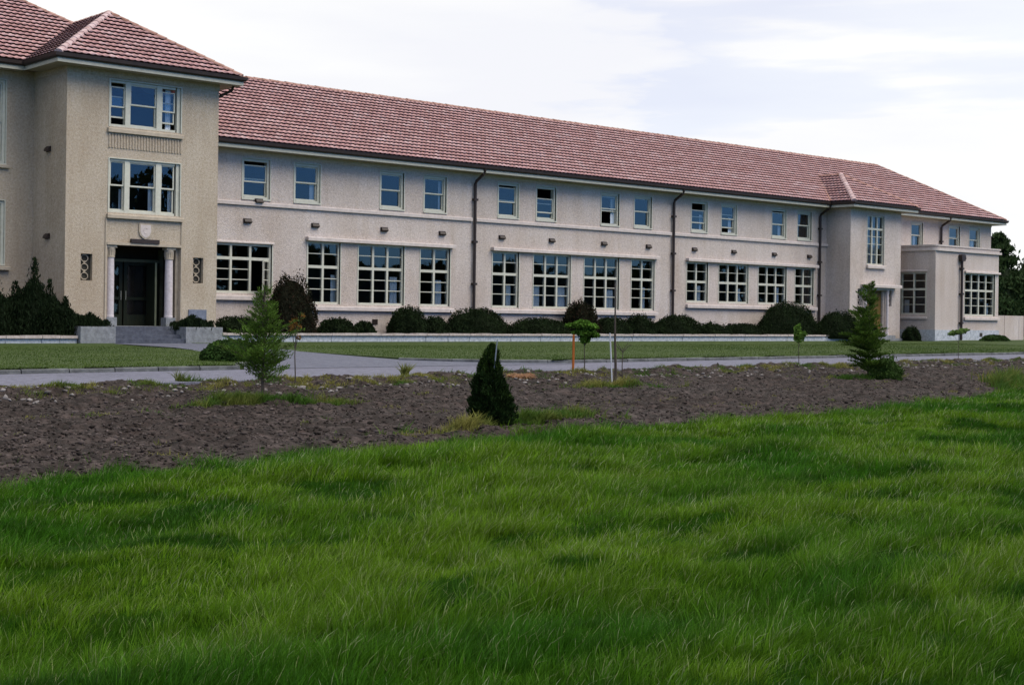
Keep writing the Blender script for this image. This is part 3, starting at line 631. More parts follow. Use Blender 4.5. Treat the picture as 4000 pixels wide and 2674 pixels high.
# ventilators
vm = MB(); vm.prism([(0, -.07), (-.11, -.07), (-.12, -.03), (-.07, .06), (0, .07)], 'x', -.15, .15); vm.prism([(-.005, -.09), (-.03, -.09), (-.03, .09), (-.005, .09)], 'x', -.17, .17)
VM = mesh('wall_vent', vm, BROWN)
for x_, z_ in [(28.1, 4.43), (31.07, 4.42), (34.33, 4.43), (37.28, 4.42), (40.54, 4.41), (43.45, 4.41), (46.7, 4.41), (49.65, 4.41), (52.89, 4.41), (55.83, 4.41), (59.04, 4.41), (61.97, 4.41), (28.55, 5.18)]:
    link('wall_vent', VM, BLD, (x_, 45.995, z_) if z_ < 5 else (x_, 45.95, z_))
for y_, z_ in ((45.28, 6.31), (45.28, 3.47)):
    o = link('wall_vent', VM, BLD, (20.175, y_, z_)); o.rotation_euler = (0, 0, -math.pi / 2)
def floor_vent(x_, y_, z_):
    mb = MB(); mb.box(x_ - .13, x_ + .13, y_ - .012, y_ + .02, z_ - .1, z_ + .1)
    for k in range(5): mb.box(x_ - .12, x_ + .12, y_ - .03, y_ - .012, z_ - .09 + k * .04, z_ - .075 + k * .04)
    bobj('underfloor_vent', mb, BROWN)
for x_ in (33.95, 43.6, 55.6, 47.4): floor_vent(x_, 45.99, .78)

# -- roofs
def hsh(a, b): 
    q = math.sin(a * 127.1 + b * 311.7 + 3.3) * 43758.5453; return q - math.floor(q)
def tiles(O, U, poly, pitch, inward, tone=(1, 1, 1), lab=None, parent=None):
    """O origin at the eave, U unit vector along it, inward: unit horizontal vector up slope; poly in (u, v) convex, counter-clockwise"""
    O = Vector(O); U = Vector(U); Vv = Vector(inward) * math.cos(pitch) + Vector((0, 0, math.sin(pitch))); Nn = Vector((0, 0, math.cos(pitch))) - Vector(inward) * math.sin(pitch)
    e, wt = .318, .23; prof = [0.0, .024, .030, .010, .004]; k = len(prof)
    u0, u1 = min(p[0] for p in poly), max(p[0] for p in poly); v1 = max(p[1] for p in poly)
    nu = int((u1 - u0) / wt) + 1; us = [u0 + i * wt + j * wt / k for i in range(nu) for j in range(k)]; hs = [prof[j] for i in range(nu) for j in range(k)]
    us = np.array(us); hs = np.array(hs); nv = int(v1 / e) + 1; Vs = []; F = []; M = []; n = len(us)
    oa, ua, va, na = (np.array(q) for q in (O, U, Vv, Nn))
    for c_ in range(nv):
        jit = .006 * np.repeat(rng.random(nu), k)
        for (dv, h) in ((.12, -.012), (0, .070), (e + .05, .004)):
            Vs.append(oa + us[:, None] * ua + (c_ * e + dv) * va + (h + (hs + jit if h >= 0 else hs * 0))[:, None] * na)
        b = c_ * 3 * n; i = np.arange(n - 1)
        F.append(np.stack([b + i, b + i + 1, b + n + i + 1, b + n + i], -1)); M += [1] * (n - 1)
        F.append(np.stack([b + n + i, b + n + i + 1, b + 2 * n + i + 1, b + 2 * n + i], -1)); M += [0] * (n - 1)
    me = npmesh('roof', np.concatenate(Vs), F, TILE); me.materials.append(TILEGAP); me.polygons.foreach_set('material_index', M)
    bm = bmesh.new(); bm.from_mesh(me)
    for a, b in zip(poly, poly[1:] + poly[:1]):
        pa = O + U * a[0] + Vv * a[1]; pb = O + U * b[0] + Vv * b[1]; d = (pb - pa).normalized(); nrm = d.cross(Nn)
        bmesh.ops.bisect_plane(bm, geom=bm.verts[:] + bm.edges[:] + bm.faces[:], plane_co=pa, plane_no=nrm, clear_outer=True, dist=1e-5)
    vs_ = [bm.verts.new(O + U * p[0] + Vv * p[1] - Nn * .015) for p in poly]; bm.faces.new(vs_)
    bm.to_mesh(me); bm.free()
    att = me.color_attributes.new('col', 'FLOAT_COLOR', 'CORNER'); cols = np.ones((len(me.loops), 4), np.float32)
    for p in me.polygons:
        c_ = p.center - O; ui = math.floor((c_.dot(U) - u0) / wt); vi = math.floor(c_.dot(Vv) / e + .02); r = hsh(ui, vi); r2 = hsh(ui * 3 + 1, vi * 7)
        q = vi * .8 + ui * .05; row = .5 + .5 * math.sin(q * 1.3 + 2 * math.sin(ui * .07))
        lo = (.36, .18, .168); mi = (.475, .27, .26); hi = (.57, .40, .395)
        t_ = .22 + .16 * row + .42 * r * r * r + .1 * r
        col = [(lo[i] * (1 - t_ * 2) + mi[i] * t_ * 2) if t_ < .5 else (mi[i] * (2 - t_ * 2) + hi[i] * (t_ * 2 - 1)) for i in range(3)]
        s = .9 + .2 * r2
        cols[p.loop_start:p.loop_start + p.loop_total, :3] = [col[i] * s * tone[i] for i in range(3)]
    att.data.foreach_set('color', cols.ravel())
    return me
def add_roof(parts, oname='roof', org=None, lab=None):
    """join several tiled slopes into the single roof mesh of a block"""
    bm = bmesh.new()
    for me in parts: bm.from_mesh(me)
    me = parts[0].copy(); me.name = 'roof'; bm.to_mesh(me); bm.free()
    o = link(oname, me, BLD, (0, 0, 0))
    if lab: o['label'] = lab
    return o
def ridge(P, Q, par, m=RIDGE, r=.115):
    P, Q = Vector(P), Vector(Q); L = (Q - P).length; n = max(1, int(L / .37)); d = (Q - P) / L
    s = d.cross(Vector((0, 0, 1))).normalized(); u_ = s.cross(d).normalized(); mb = MB()
    for i in range(n):
        a = P + d * (L * i / n); b = P + d * (L * (i + 1) / n + .05); jj = R_.uniform(-.008, .008)
        for (c_, rr) in ((a, r * 1.18), (b, r * .98)):
            for j in range(7):
                t_ = math.pi * j / 6; mb.v.append(tuple(c_ + s * math.cos(t_) * rr + u_ * (math.sin(t_) * rr * .8 - .035 + jj)))
        k = len(mb.v) - 14
        for j in range(6): mb.f.append([k + j, k + j + 1, k + 8 + j, k + 7 + j]); mb.m.append(0)
        mb.f.append([k + j for j in range(7)]); mb.m.append(0); mb.f.append([k + 13 - j for j in range(7)]); mb.m.append(0)
    o = obj('ridge_tiles', mb, m, par, (0, 0, 0), False); return o
def hiplen(w_, pitch): return w_ / math.cos(pitch)
def gutter(name_pts, closed=False):
    """dark half round gutter over a pale fascia, mitred round corners. pts: list of (x, y) of the gutter line, outside on the right-hand side"""
    pass
def eave(path, z, wallpts, ov=.6):
    """path: eave line corners (x,y) left to right; fascia, gutter, soffit as separate parts"""
    n = len(path); P = [Vector((p[0], p[1], 0)) for p in path]; Nn = []
    for i in range(n):
        ds = []
        if i: ds.append((P[i] - P[i - 1]).normalized())
        if i < n - 1: ds.append((P[i + 1] - P[i]).normalized())
        ns = [Vector((d.y, -d.x, 0)) for d in ds]; m_ = sum(ns, Vector()).normalized(); m_ = m_ / max(.3, m_.dot(ns[0])); Nn.append(m_)
    def sweep(prof, m_, name):
        mb = MB(); k = len(prof)
        for p, nn in zip(P, Nn):
            for (o_, zz) in prof: mb.v.append((p.x + nn.x * o_, p.y + nn.y * o_, z + zz))
        for i in range(n - 1):
            for j in range(k): mb.f.append([i * k + j, i * k + (j + 1) % k, (i + 1) * k + (j + 1) % k, (i + 1) * k + j]); mb.m.append(0)
        mb.f.append([j for j in range(k)]); mb.m.append(0); mb.f.append([(n - 1) * k + j for j in range(k)]); mb.m.append(0)
        return bobj(name, mb, m_)
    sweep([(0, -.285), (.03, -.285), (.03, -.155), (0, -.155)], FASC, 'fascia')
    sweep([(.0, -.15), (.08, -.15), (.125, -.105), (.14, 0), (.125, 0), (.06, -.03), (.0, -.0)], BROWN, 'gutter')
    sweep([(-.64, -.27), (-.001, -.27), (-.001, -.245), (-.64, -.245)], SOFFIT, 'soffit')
PT = math.radians(30.7); CP = math.cos(PT)
# wing roof: eave line y=45.35, right eave x=80.65
EZ = 7.27; Wd = 5.5; RZ = EZ + Wd * math.tan(PT)
fr_ = tiles((25.7, 45.35, EZ), (1, 0, 0), [(0, 0), (54.95, 0), (49.45, Wd / CP), (0, Wd / CP)], PT, (0, 1, 0))
en = tiles((80.65, 45.35, EZ), (0, 1, 0), [(0, 0), (11, 0), (5.5, Wd / CP)], PT, (-1, 0, 0))
bk = MB(); bk.quad((25.7, 56.35, EZ), (80.65, 56.35, EZ), (75.15, 50.85, RZ), (25.7, 50.85, RZ))
mbk = mesh('roof', bk, [TILEGAP], recalc=False)
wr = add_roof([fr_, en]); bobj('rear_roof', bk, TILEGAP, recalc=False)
ridge((25.7, 50.85, RZ + .03), (75.15, 50.85, RZ + .03), wr); ridge((75.15, 50.85, RZ + .03), (80.65, 45.35, EZ + .05), wr); 
eave([(25.72, 45.35), (62.88, 45.35)], EZ, None); eave([(68.77, 45.35), (80.65, 45.35), (80.65, 56.3)], EZ, None)
# tower roof
TZ = 9.16; pt = math.radians(33.4); ct = math.cos(pt); Wt = 3.325
t1 = tiles((19.6, 43.4, TZ), (1, 0, 0), [(0, 0), (6.65, 0), (3.325, Wt / ct)], pt, (0, 1, 0))
t2 = tiles((19.6, 49.9, TZ), (0, -1, 0), [(0, 0), (6.5, 0), (3.175, Wt / ct), (0, Wt / ct)], pt, (1, 0, 0))
t3 = tiles((26.25, 43.4, TZ), (0, 1, 0), [(0, 0), (6.5, 0), (6.5, Wt / ct), (3.325, Wt / ct)], pt, (-1, 0, 0))
tr_ = add_roof([t1, t2, t3]); TR = TZ + Wt * math.tan(pt)
ridge((22.925, 46.725, TR + .03), (22.925, 49.6, TR + .03), tr_); ridge((19.6, 43.4, TZ + .05), (22.925, 46.725, TR + .04), tr_, RIDGEP); ridge((26.25, 43.4, TZ + .05), (22.925, 46.725, TR + .04), tr_)
eave([(19.6, 45.9), (19.6, 43.4), (26.25, 43.4), (26.25, 46.6)], TZ, None)
# main block roof (mostly beyond the left of the frame)
pm = math.radians(32.0); cm = math.cos(pm); Wm = 6.4
m1 = tiles((6.0, 45.9, TZ), (1, 0, 0), [(0, 0), (20.3, 0), (20.3 - Wm, Wm / cm), (Wm, Wm / cm)], pm, (0, 1, 0))
m2 = tiles((26.3, 45.9, TZ), (0, 1, 0), [(0, 0), (2 * Wm, 0), (Wm, Wm / cm)], pm, (-1, 0, 0))
MR = TZ + Wm * math.tan(pm)
mr_ = add_roof([m1, m2]); ridge((26.3, 45.9, TZ + .05), (26.3 - Wm, 45.9 + Wm, MR + .03), mr_); ridge((6 + Wm, 45.9 + Wm, MR + .03), (26.3 - Wm, 45.9 + Wm, MR + .03), mr_)
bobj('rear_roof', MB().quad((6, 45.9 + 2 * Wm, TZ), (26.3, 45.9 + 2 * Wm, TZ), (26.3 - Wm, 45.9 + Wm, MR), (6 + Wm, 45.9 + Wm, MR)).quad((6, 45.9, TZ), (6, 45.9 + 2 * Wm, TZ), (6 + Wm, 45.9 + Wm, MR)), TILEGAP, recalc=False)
eave([(6.0, 45.9), (19.58, 45.9)], TZ, None)
# porch roof
PZ = EZ; Wp = 2.93
p1 = tiles((62.9, 43.88, PZ), (1, 0, 0), [(0, 0), (5.86, 0), (2.93, Wp / CP)], PT, (0, 1, 0))
p2 = tiles((62.9, 48.3, PZ), (0, -1, 0), [(0, 0), (4.42, 0), (1.49, Wp / CP), (0, Wp / CP)], PT, (1, 0, 0))
p3 = tiles((68.76, 43.88, PZ), (0, 1, 0), [(0, 0), (4.42, 0), (4.42, Wp / CP), (2.93, Wp / CP)], PT, (-1, 0, 0))
pr_ = add_roof([p1, p2, p3]); PR = PZ + Wp * math.tan(PT)
ridge((65.83, 46.81, PR + .03), (65.83, 48.28, PR + .03), pr_); ridge((62.9, 43.88, PZ + .05), (65.83, 46.81, PR + .04), pr_, RIDGEP, .13); ridge((68.76, 43.88, PZ + .05), (65.83, 46.81, PR + .04), pr_)
ridge((62.9, 45.35, PZ + .10), (65.83, 48.28, PR + .06), pr_, RIDGE, .05)
eave([(62.9, 45.3), (62.9, 43.88), (68.76, 43.88), (68.76, 45.3)], PZ, None)

# -- tower and main block walls
TY = 44.0; TX0, TX1 = 20.18, 25.69
ops = [(21.66, 24.24, 7.10, 8.62), (21.66, 24.24, 4.29, 6.05), (21.64, 24.30, .45, 3.23), (20.72, 21.12, 2.04, 2.90), (24.78, 25.17, 2.05, 2.92)]
mb = MB(); wall_grid(mb, TX0, TX1, -.3, TZ - .2, ops, TY, .30, 'y')
mb.quad((TX0, TY, -.3), (TX0, 46.5, -.3), (TX0, 46.5, TZ - .2), (TX0, TY, TZ - .2)); mb.quad((TX1, TY, -.3), (TX1, 49, -.3), (TX1, 49, TZ - .2), (TX1, TY, TZ - .2))
mops = [(16.9, 19.22, 5.85, 8.58), (16.9, 19.22, 2.55, 4.63), (11.5, 14, 5.85, 8.58), (11.5, 14, 2.55, 4.63)]
wall_grid(mb, 6.6, TX0, -.3, TZ - .2, mops, 46.5, .3, 'y')
mb.quad((6.6, 46.5, -.3), (6.6, 58, -.3), (6.6, 58, TZ), (6.6, 46.5, TZ)); mb.quad((25.69, 49, 5), (25.69, 58, 5), (25.69, 58, TZ - .2), (25.69, 49, TZ - .2)); mb.quad((6.6, 58, -.3), (25.69, 58, -.3), (25.69, 58, TZ), (6.6, 58, TZ))
o = bobj('wall', mb, STT, recalc=False); o['label'] = 'tan roughcast wall of the tall entrance tower and main block'
mb = MB(); mb.box(6.8, 20.1, 49.5, 49.6, .4, 8.8).box(6.8, 20.1, 46.9, 49.5, 5, 5.2).box(20.3, 25.6, 47.0, 47.1, 3.3, 8.8).box(20.3, 25.6, 44.4, 47, 6.3, 6.6).box(20.3, 25.6, 44.35, 47, 3.26, 3.5).box(20.2, 20.25, 44.35, 47, 3.3, 8.8)
mb.box(20.25, 21.5, 44.35, 44.42, .6, 3.25).box(24.45, 25.6, 44.35, 44.42, .6, 3.25)
bobj('interior_wall', mb, INT)
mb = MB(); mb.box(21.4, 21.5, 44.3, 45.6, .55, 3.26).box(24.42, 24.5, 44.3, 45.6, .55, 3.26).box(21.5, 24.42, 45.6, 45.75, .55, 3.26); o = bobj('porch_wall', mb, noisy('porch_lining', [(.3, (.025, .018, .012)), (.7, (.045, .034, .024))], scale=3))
# triple sash windows
def triple(P, w_, h, states):
    mb = MB(); a = .07; cols = [(0.06, .57), (.75, 1.70), (1.90, 2.40)]
    mb.box(0, .06, .05, .22, 0, h).box(w_ - .12, w_, .05, .22, 0, h).box(.57, .75, .04, .22, 0, h).box(1.70, 1.90, .04, .22, 0, h)
    for l, r in cols: mb.box(l, min(r, w_ - .12), .05, .22, h - .08, h).box(l, min(r, w_ - .12), .05, .22, 0, .08)
    mb.box(-.035, 0, -.02, .05, -.01, h + .03).box(w_, w_ + .035, -.02, .05, -.01, h + .03).box(0, w_, -.02, .05, h, h + .03)
    root = bpy.data.objects.new('window', mesh('window', mb, CREAM)); C.objects.link(root); place(root, P, 'y')
    for (l, r), (tp, bt, cu) in zip(cols, states):
        zl_, zh = .08, h - .08; mid = (zl_ + zh) / 2; s = .04
        for z0, z1, yy in ((mid - tp, zh - tp, .09), (zl_ + bt, mid + bt + .03, .14)):
            m2 = MB(); l2, r2 = l + .004, r - .004
            m2.box(l2, l2 + s, yy, yy + .04, z0, z1).box(r2 - s, r2, yy, yy + .04, z0, z1).box(l2 + s, r2 - s, yy, yy + .04, z1 - s, z1).box(l2 + s, r2 - s, yy, yy + .04, z0, z0 + s * 1.2)
            wlink('sash', mesh('sash', m2, CREAM), root, (0, 0, 0))
            wlink('pane', mesh('pane', MB().quad((l2 + s, yy + .02, z0 + s), (r2 - s, yy + .02, z0 + s), (r2 - s, yy + .02, z1 - s), (l2 + s, yy + .02, z1 - s)), GL, recalc=False), root, (0, 0, 0))
        if cu: wlink('curtain', curtain_mesh(l + cu[0] * (r - l), l + cu[1] * (r - l), .09, h * cu[2], .25), root, (0, 0, 0))
    return root
triple((21.66, TY, 7.10), 2.58, 1.52, [(.12, .22, None), (0, 0, None), (.10, .20, (.45, .8, .95))])
triple((21.66, TY, 4.29), 2.58, 1.76, [(0, 0, (.8, 1, .45)), (0, 0, (.82, 1, .6)), (0, 0, (.7, 1, .5))])
for x_ in (16.9, 11.5):
    sash_window((x_, 46.5, 5.85), 2.32, 2.73); sash_window((x_, 46.5, 2.55), 2.32, 2.08)
    trim('window_sill', x_ - .1, x_ + 2.45, 46.38, 46.498, 5.70, 5.80, SMT); trim('window_sill', x_ - .1, x_ + 2.5, 46.32, 46.498, 2.36, 2.48, SMT)
trim('window_sill', 21.58, 24.32, 43.90, 43.998, 6.90, 7.04, SMT); trim('window_sill', 21.58, 24.34, 43.88, 43.998, 4.10, 4.23, SMT)
mb = MB(); 
for k in range(26): q = 21.62 + k * .1035; mb.prism([(q, 43.998), (q + .02, 43.965), (q + .055, 43.965), (q + .075, 43.998)], 'z', 6.40, 6.86)
bobj('fluted_panel', mb, STT)
mb = MB(); mb.box(TX0 - .02, TX1 + .02, 43.975, 43.999, 8.70, 8.94); mb.box(TX0 - .022, TX0 - .001, 44.0, 46.5, 8.70, 8.94); bobj('frieze_band', mb, STT)
for q in (21.55, 24.30): mb = MB(); mb.box(q, q + .05, 43.965, 43.998, .6, 4.10); bobj('entrance_surround', mb, SMT)
mb = MB(); mb.box(21.6, 24.3, 43.94, 43.998, 3.23, 3.31); bobj('lintel_moulding', mb, SMT)
# shield, plaque, foundation stone
sh = [(-.23, .26), (.23, .26), (.24, .0), (.19, -.14), (.10, -.22), (0, -.27), (-.10, -.22), (-.19, -.14), (-.24, .0)]
mb = MB(); mb.prism([(22.97 + a, 3.72 + b) for a, b in sh], 'y', 43.95, 43.998); o = bobj('shield_crest', mb, SMT)
m2 = MB(); pts = [(22.97 + .07 * math.cos(t_), 43.945, 3.74 + .10 * math.sin(t_)) for t_ in np.linspace(.5, 5.4, 12)]; m2.tube(pts, .014, 6)
m2.prism([(22.97 + a * .8, 3.72 + b * .82) for a, b in sh], 'y', 43.942, 43.95); obj('crest_relief', m2, SMO, o, WL[o.name])
mb = MB(); mb.box(22.44, 23.46, 43.90, 43.998, 3.315, 3.45); bobj('name_plaque', mb, BROWN)
mb = MB(); mb.box(24.62, 25.30, 43.96, 43.998, .62, 1.15); mb.box(24.66, 25.26, 43.95, 43.96, .66, 1.11); bobj('foundation_stone', mb, noisy('slate_blue_stone', [(.3, (.12, .14, .19)), (.7, (.20, .22, .28))], scale=8))
# columns
def lathe(mb, x_, y_, prof, seg=18):
    i0 = len(mb.v)
    for r, z in prof:
        for j in range(seg): t_ = 2 * math.pi * j / seg; mb.v.append((x_ + r * math.cos(t_), y_ + r * math.sin(t_), z))
    for k in range(len(prof) - 1):
        for j in range(seg): j2 = (j + 1) % seg; mb.f.append([i0 + k * seg + j, i0 + k * seg + j2, i0 + (k + 1) * seg + j2, i0 + (k + 1) * seg + j]); mb.m.append(0)
    mb.f.append([i0 + j for j in range(seg)]); mb.m.append(0); mb.f.append([i0 + (len(prof) - 1) * seg + j for j in range(seg)]); mb.m.append(0)
COLM = noisy('column_stone', [(.3, (.46, .41, .42)), (.7, (.62, .56, .57))], scale=10, bump=.3, bscale=40)
for x_, y_ in ((21.82, 44.17), (23.96, 44.17)):
    mb = MB(); lathe(mb, x_, y_, [(.145, .86), (.15, .9), (.14, .94), (.137, 2.0), (.128, 2.82)]); o = bobj('column', mb, COLM, org=(x_, y_, .57), smooth=False)
    m2 = MB(); lathe(m2, x_, y_, [(.15, 2.82), (.15, 2.87), (.135, 2.88), (.14, 3.0), (.165, 3.10), (.165, 3.14)]); 
    for j in range(12): t_ = 2 * math.pi * j / 12; m2.tube([(x_ + .14 * math.cos(t_), y_ + .14 * math.sin(t_), 2.89), (x_ + .15 * math.cos(t_), y_ + .15 * math.sin(t_), 3.06)], .016, 5)
    m2.box(x_ - .17, x_ + .17, y_ - .16, y_ + .16, 3.14, 3.225); obj('capital', m2, SMT, o, (x_, y_, .57))
    m3 = MB(); m3.box(x_ - .18, x_ + .18, y_ - .18, y_ + .18, .575, .86); obj('column_base', m3, CONC, o, (x_, y_, .57))
bobj('pilaster', MB().box(24.20, 24.30, 44.16, 44.4, .575, 3.22), SMT); bobj('pilaster', MB().box(21.60, 21.66, 44.12, 44.4, .575, 3.22), SMT)
# entrance door, one leaf standing open
mb = MB(); mb.box(21.5, 21.62, 45.42, 45.59, .57, 3.2).box(24.3, 24.42, 45.42, 45.59, .57, 3.2).box(21.62, 24.3, 45.40, 45.59, 2.74, 2.84); bobj('door_frame', mb, noisy('door_frame_paint', [(.3, (.12, .12, .07)), (.7, (.18, .18, .11))], scale=4))
for a, b in ((21.62, 22.92), (22.98, 24.3)):
    mb = MB(); mb.box(a, a + .12, 45.47, 45.53, .58, 2.74).box(b - .12, b, 45.47, 45.53, .58, 2.74).box(a + .12, b - .12, 45.47, 45.53, .58, .95).box(a + .12, b - .12, 45.47, 45.53, 2.62, 2.74).box(a + .12, b - .12, 45.475, 45.525, 1.45, 1.55)
    d = bobj('door', mb, DOORM); m2 = MB(); m2.tube([(b - .06 if a < 22 else a + .06, 45.44, 1.45), (b - .06 if a < 22 else a + .06, 45.44, 1.75)], .015, 6); obj('door_handle', m2, FASC, d, WL[d.name])
    m3 = MB().quad((a + .12, 45.5, .95), (b - .12, 45.5, .95), (b - .12, 45.5, 2.62), (a + .12, 45.5, 2.62)); obj('pane', m3, GL, d, WL[d.name], recalc=False)
mb = MB(); mb.box(23.76, 23.80, 44.75, 45.38, .58, 2.72); mb.box(23.75, 23.81, 44.72, 44.748, .58, 2.72, 1); o = bobj('door', mb, [DOORM, noisy('painted_lit_door_edge', [(.3, (.20, .21, .12)), (.7, (.30, .31, .20))], scale=4)]); o['label'] = 'inner door leaf standing open edge-on'  # pale front strip paints in the lit edge of the leaf
def lattice(x0, x1, z0, z1):
    mb = MB(); mb.box(x0, x1, 44.16, 44.2, z0, z1, 1); cx = (x0 + x1) / 2 - .02; n = 3; hh = (z1 - z0) / n
    for k in range(n):
        cz = z0 + hh * (k + .5); pr = []
        for j in range(9):
            t_ = 2 * math.pi * j / 8 + math.pi / 8; pr.append((cx + .125 * math.cos(t_), 44.12, cz + hh * .40 * math.sin(t_)))
        mb.tube(pr, .019, 5, cap=False); 
        if k < n - 1: mb.tube([(cx - .04, 44.12, cz + hh * .36), (cx + .04, 44.12, cz + hh * .64)], .018, 5); mb.tube([(cx + .04, 44.12, cz + hh * .36), (cx - .04, 44.12, cz + hh * .64)], .018, 5)
    mb.tube([(x0 + .005, 44.13, z0), (x0 + .005, 44.13, z1)], .018, 4)
    bobj('lattice_grille', mb, [SMT, INT])
lattice(20.72, 21.12, 2.04, 2.90); lattice(24.78, 25.17, 2.05, 2.92)
# downpipe at tower corner and gutter elbow
mb = MB(); mb.tube([(26.15, 43.7, 9.02), (26.13, 43.9, 8.75), (25.76, 44.25, 8.5), (25.75, 44.3, 8.35), (25.75, 44.3, .0)], .05, 8); bobj('downpipe', mb, BROWN)
# steps and landing
mb = MB()
for k in range(4): mb.box(21.14, 23.58, 42.35 + k * .31, 43.9, -.1 + (.1 + .05 if k == 0 else .05 + k * .13 + .1), .05 + (k + 1) * .13) if k else mb.box(21.14, 23.58, 42.35, 43.9, -.1, .18)
o = bobj('entrance_steps', mb, noisy('step_stone', [(.3, (.05, .055, .075)), (.7, (.11, .12, .15))], scale=6, bump=.3)); o['label'] = 'flight of dark grey stone steps between the two planters'
mb = MB(); mb.box(21.14, 25.6, 43.9, 45.6, .3, .57); bobj('landing', mb, CONC)

# -- projecting stair bay (porch wing)
BY = 44.5; BX0, BX1 = 63.5, 68.15
ops = [(65.0, 66.55, 4.08, 6.68), (65.05, 66.52, .35, 2.70), (64.2, 64.62, 1.9, 2.78), (66.92, 67.34, 1.9, 2.78)]
mb = MB(); wall_grid(mb, BX0, BX1, -.3, 7.05, ops, BY, .3, 'y')
mb.quad((BX0, BY, -.3), (BX0, 46.0, -.3), (BX0, 46.0, 7.05), (BX0, BY, 7.05)); mb.quad((BX1, BY, -.3), (BX1, 46.0, -.3), (BX1, 46.0, 7.05), (BX1, BY, 7.05))
bobj('wall', mb, STU, recalc=False)
bobj('interior_wall', MB().box(63.6, 68.1, 46.4, 46.5, .2, 7).box(63.6, 68.1, 44.8, 46.4, 3.3, 3.5), INT)
grid_window((65.0, BY, 4.08), 1.55, 2.60, 3, [.55, 1.10, 1.50], 1.90, [(.35, .8, .55)], frame=.05); trim('window_sill', 64.92, 66.64, 44.36, 44.498, 3.88, 4.04)
trim('door_canopy', 64.45, 67.66, 44.05, 44.498, 2.86, 3.02); mb = MB(); mb.box(64.9, 67.3, 44.28, 44.498, 2.74, 2.86); bobj('canopy_bracket', mb, SMO)
mb = MB(); mb.box(65.05, 66.52, 44.62, 44.68, .35, 2.7)
for a, b in ((65.12, 65.75), (65.82, 66.45)):
    for z0, z1 in ((.5, 1.2), (1.35, 2.55)): mb.box(a, b, 44.60, 44.62, z0, z1)
d = bobj('door', mb, OCHRE); d['label'] = 'ochre brown varnished side door behind the ragged conifer'; obj('door_handle', MB().tube([(66.4, 44.59, 1.25), (66.28, 44.58, 1.25)], .015, 6), BROWN, d, WL[d.name])
for x_ in (64.2, 66.92):
    mb = MB(); mb.box(x_, x_ + .42, 44.64, 44.68, 1.9, 2.78, 1)
    for k in range(3):
        pr = [(x_ + .21 + .13 * math.cos(2 * math.pi * j / 8 + .39), 44.6, 2.045 + k * .29 + .115 * math.sin(2 * math.pi * j / 8 + .39)) for j in range(9)]; mb.tube(pr, .02, 5, cap=False)
    bobj('lattice_grille', mb, [SMO, INT])
for q in (64.72, 66.72): mb = MB(); lathe(mb, q, 44.36, [(.10, .3), (.10, .4), (.08, .45), (.075, 2.6), (.10, 2.68), (.10, 2.74)], 12); bobj('column', mb, COLM)
mb = MB(); mb.box(64.4, 67.5, 43.9, 44.498, -.1, .18).box(64.6, 67.3, 44.2, 44.498, .18, .34); bobj('entrance_steps', mb, CONC)

# -- single-storey block with flat roof
QX0, QX1, QY = 69.2, 75.75, 43.0; QT = 4.95
mb = MB(); wall_grid(mb, QX0, QX1, .66, QT, [(72.15, 75.35, 1.46, 3.82)], QY, .3, 'y'); wall_grid(mb, QY, 46.0, .66, QT, [(43.58, 45.16, 1.48, 3.78)], QX0, .3, 'x')
mb.quad((QX1, QY, .66), (QX1, 46, .66), (QX1, 46, QT), (QX1, QY, QT)); mb.quad((QX0, QY, 4.9), (QX1, QY, 4.9), (QX1, 46, 4.9), (QX0, 46, 4.9))
o = bobj('wall', mb, STU, recalc=False)
mb = MB(); mb.box(QX0 - .05, QX1 + .05, QY - .05, 46, -.2, .66)
for x_, y_ in ((QX0 - .065, 44.2),): mb.box(x_, x_ + .03, y_ - .14, y_ + .14, .3, .5, 1)
mb.box(73.7, 73.98, QY - .065, QY - .03, .3, .5, 1); bobj('plinth', mb, [STONE, INT])
def cop(z0, z1, o_, name, m, x0=QX0, x1=QX1, y0=QY, rr=.35):
    """band round the block with a rounded left front corner"""
    pts = [(x1 + o_, 46.0), (x1 + o_, y0 - o_)]
    for j in range(7): t_ = math.pi / 2 * j / 6; pts.append((x0 - o_ + rr - rr * math.sin(t_), y0 - o_ + rr - rr * math.cos(t_)))
    pts.append((x0 - o_, 46.0)); mb = MB(); n = len(pts)
    inn = [(x1 - .25, 46.0), (x1 - .25, y0 + .25)] + [(x0 + .25, y0 + .25)] * 7 + [(x0 + .25, 46.0)]
    for (a, b), (c_, d_) in zip(pts, inn): mb.v += [(a, b, z0), (a, b, z1), (c_, d_, z1), (c_, d_, z0)]
    for i in range(n - 1):
        for j in range(4): mb.f.append([4 * i + j, 4 * i + (j + 1) % 4, 4 * i + 4 + (j + 1) % 4, 4 * i + 4 + j]); mb.m.append(0)
    return bobj(name, mb, m)
cop(4.95, 5.08, .12, 'parapet_moulding', SMO); cop(5.08, 5.20, .03, 'parapet', STU); cop(5.20, 5.28, .08, 'coping', SMO)
grid_window((72.15, QY, 1.46), 3.20, 2.36, 4, [.56, .98, 1.9], 1.41, [(.78, .92, .3)]); grid_window((QX0, 45.16, 1.48), 1.58, 2.30, 2, [.55, .95, 1.85], 1.38, [(.05, .25, .35)], face='x')
trim('window_sill', 72.05, 75.72, QY - .13, QY - .002, 1.22, 1.38); trim('hood_moulding', 72.1, 75.80, QY - .12, QY - .002, 3.83, 3.94)
def xtrim(name, y0, y1, z0, z1): bobj(name, MB().prism([(QX0 - .12, z0), (QX0 - .12, z1 - .02), (QX0 - .1, z1), (QX0 - .002, z1), (QX0 - .002, z0 + .02), (QX0 - .1, z0 + .02)], 'y', y0, y1), SMO)
xtrim('window_sill', 43.46, 45.28, 1.24, 1.36); xtrim('hood_moulding', 43.46, 45.28, 3.82, 3.92)
bobj('interior_wall', MB().box(69.7, 75.6, 45.8, 45.95, .7, 4.85).box(69.6, 75.6, 43.4, 45.8, .6, .7), INT)
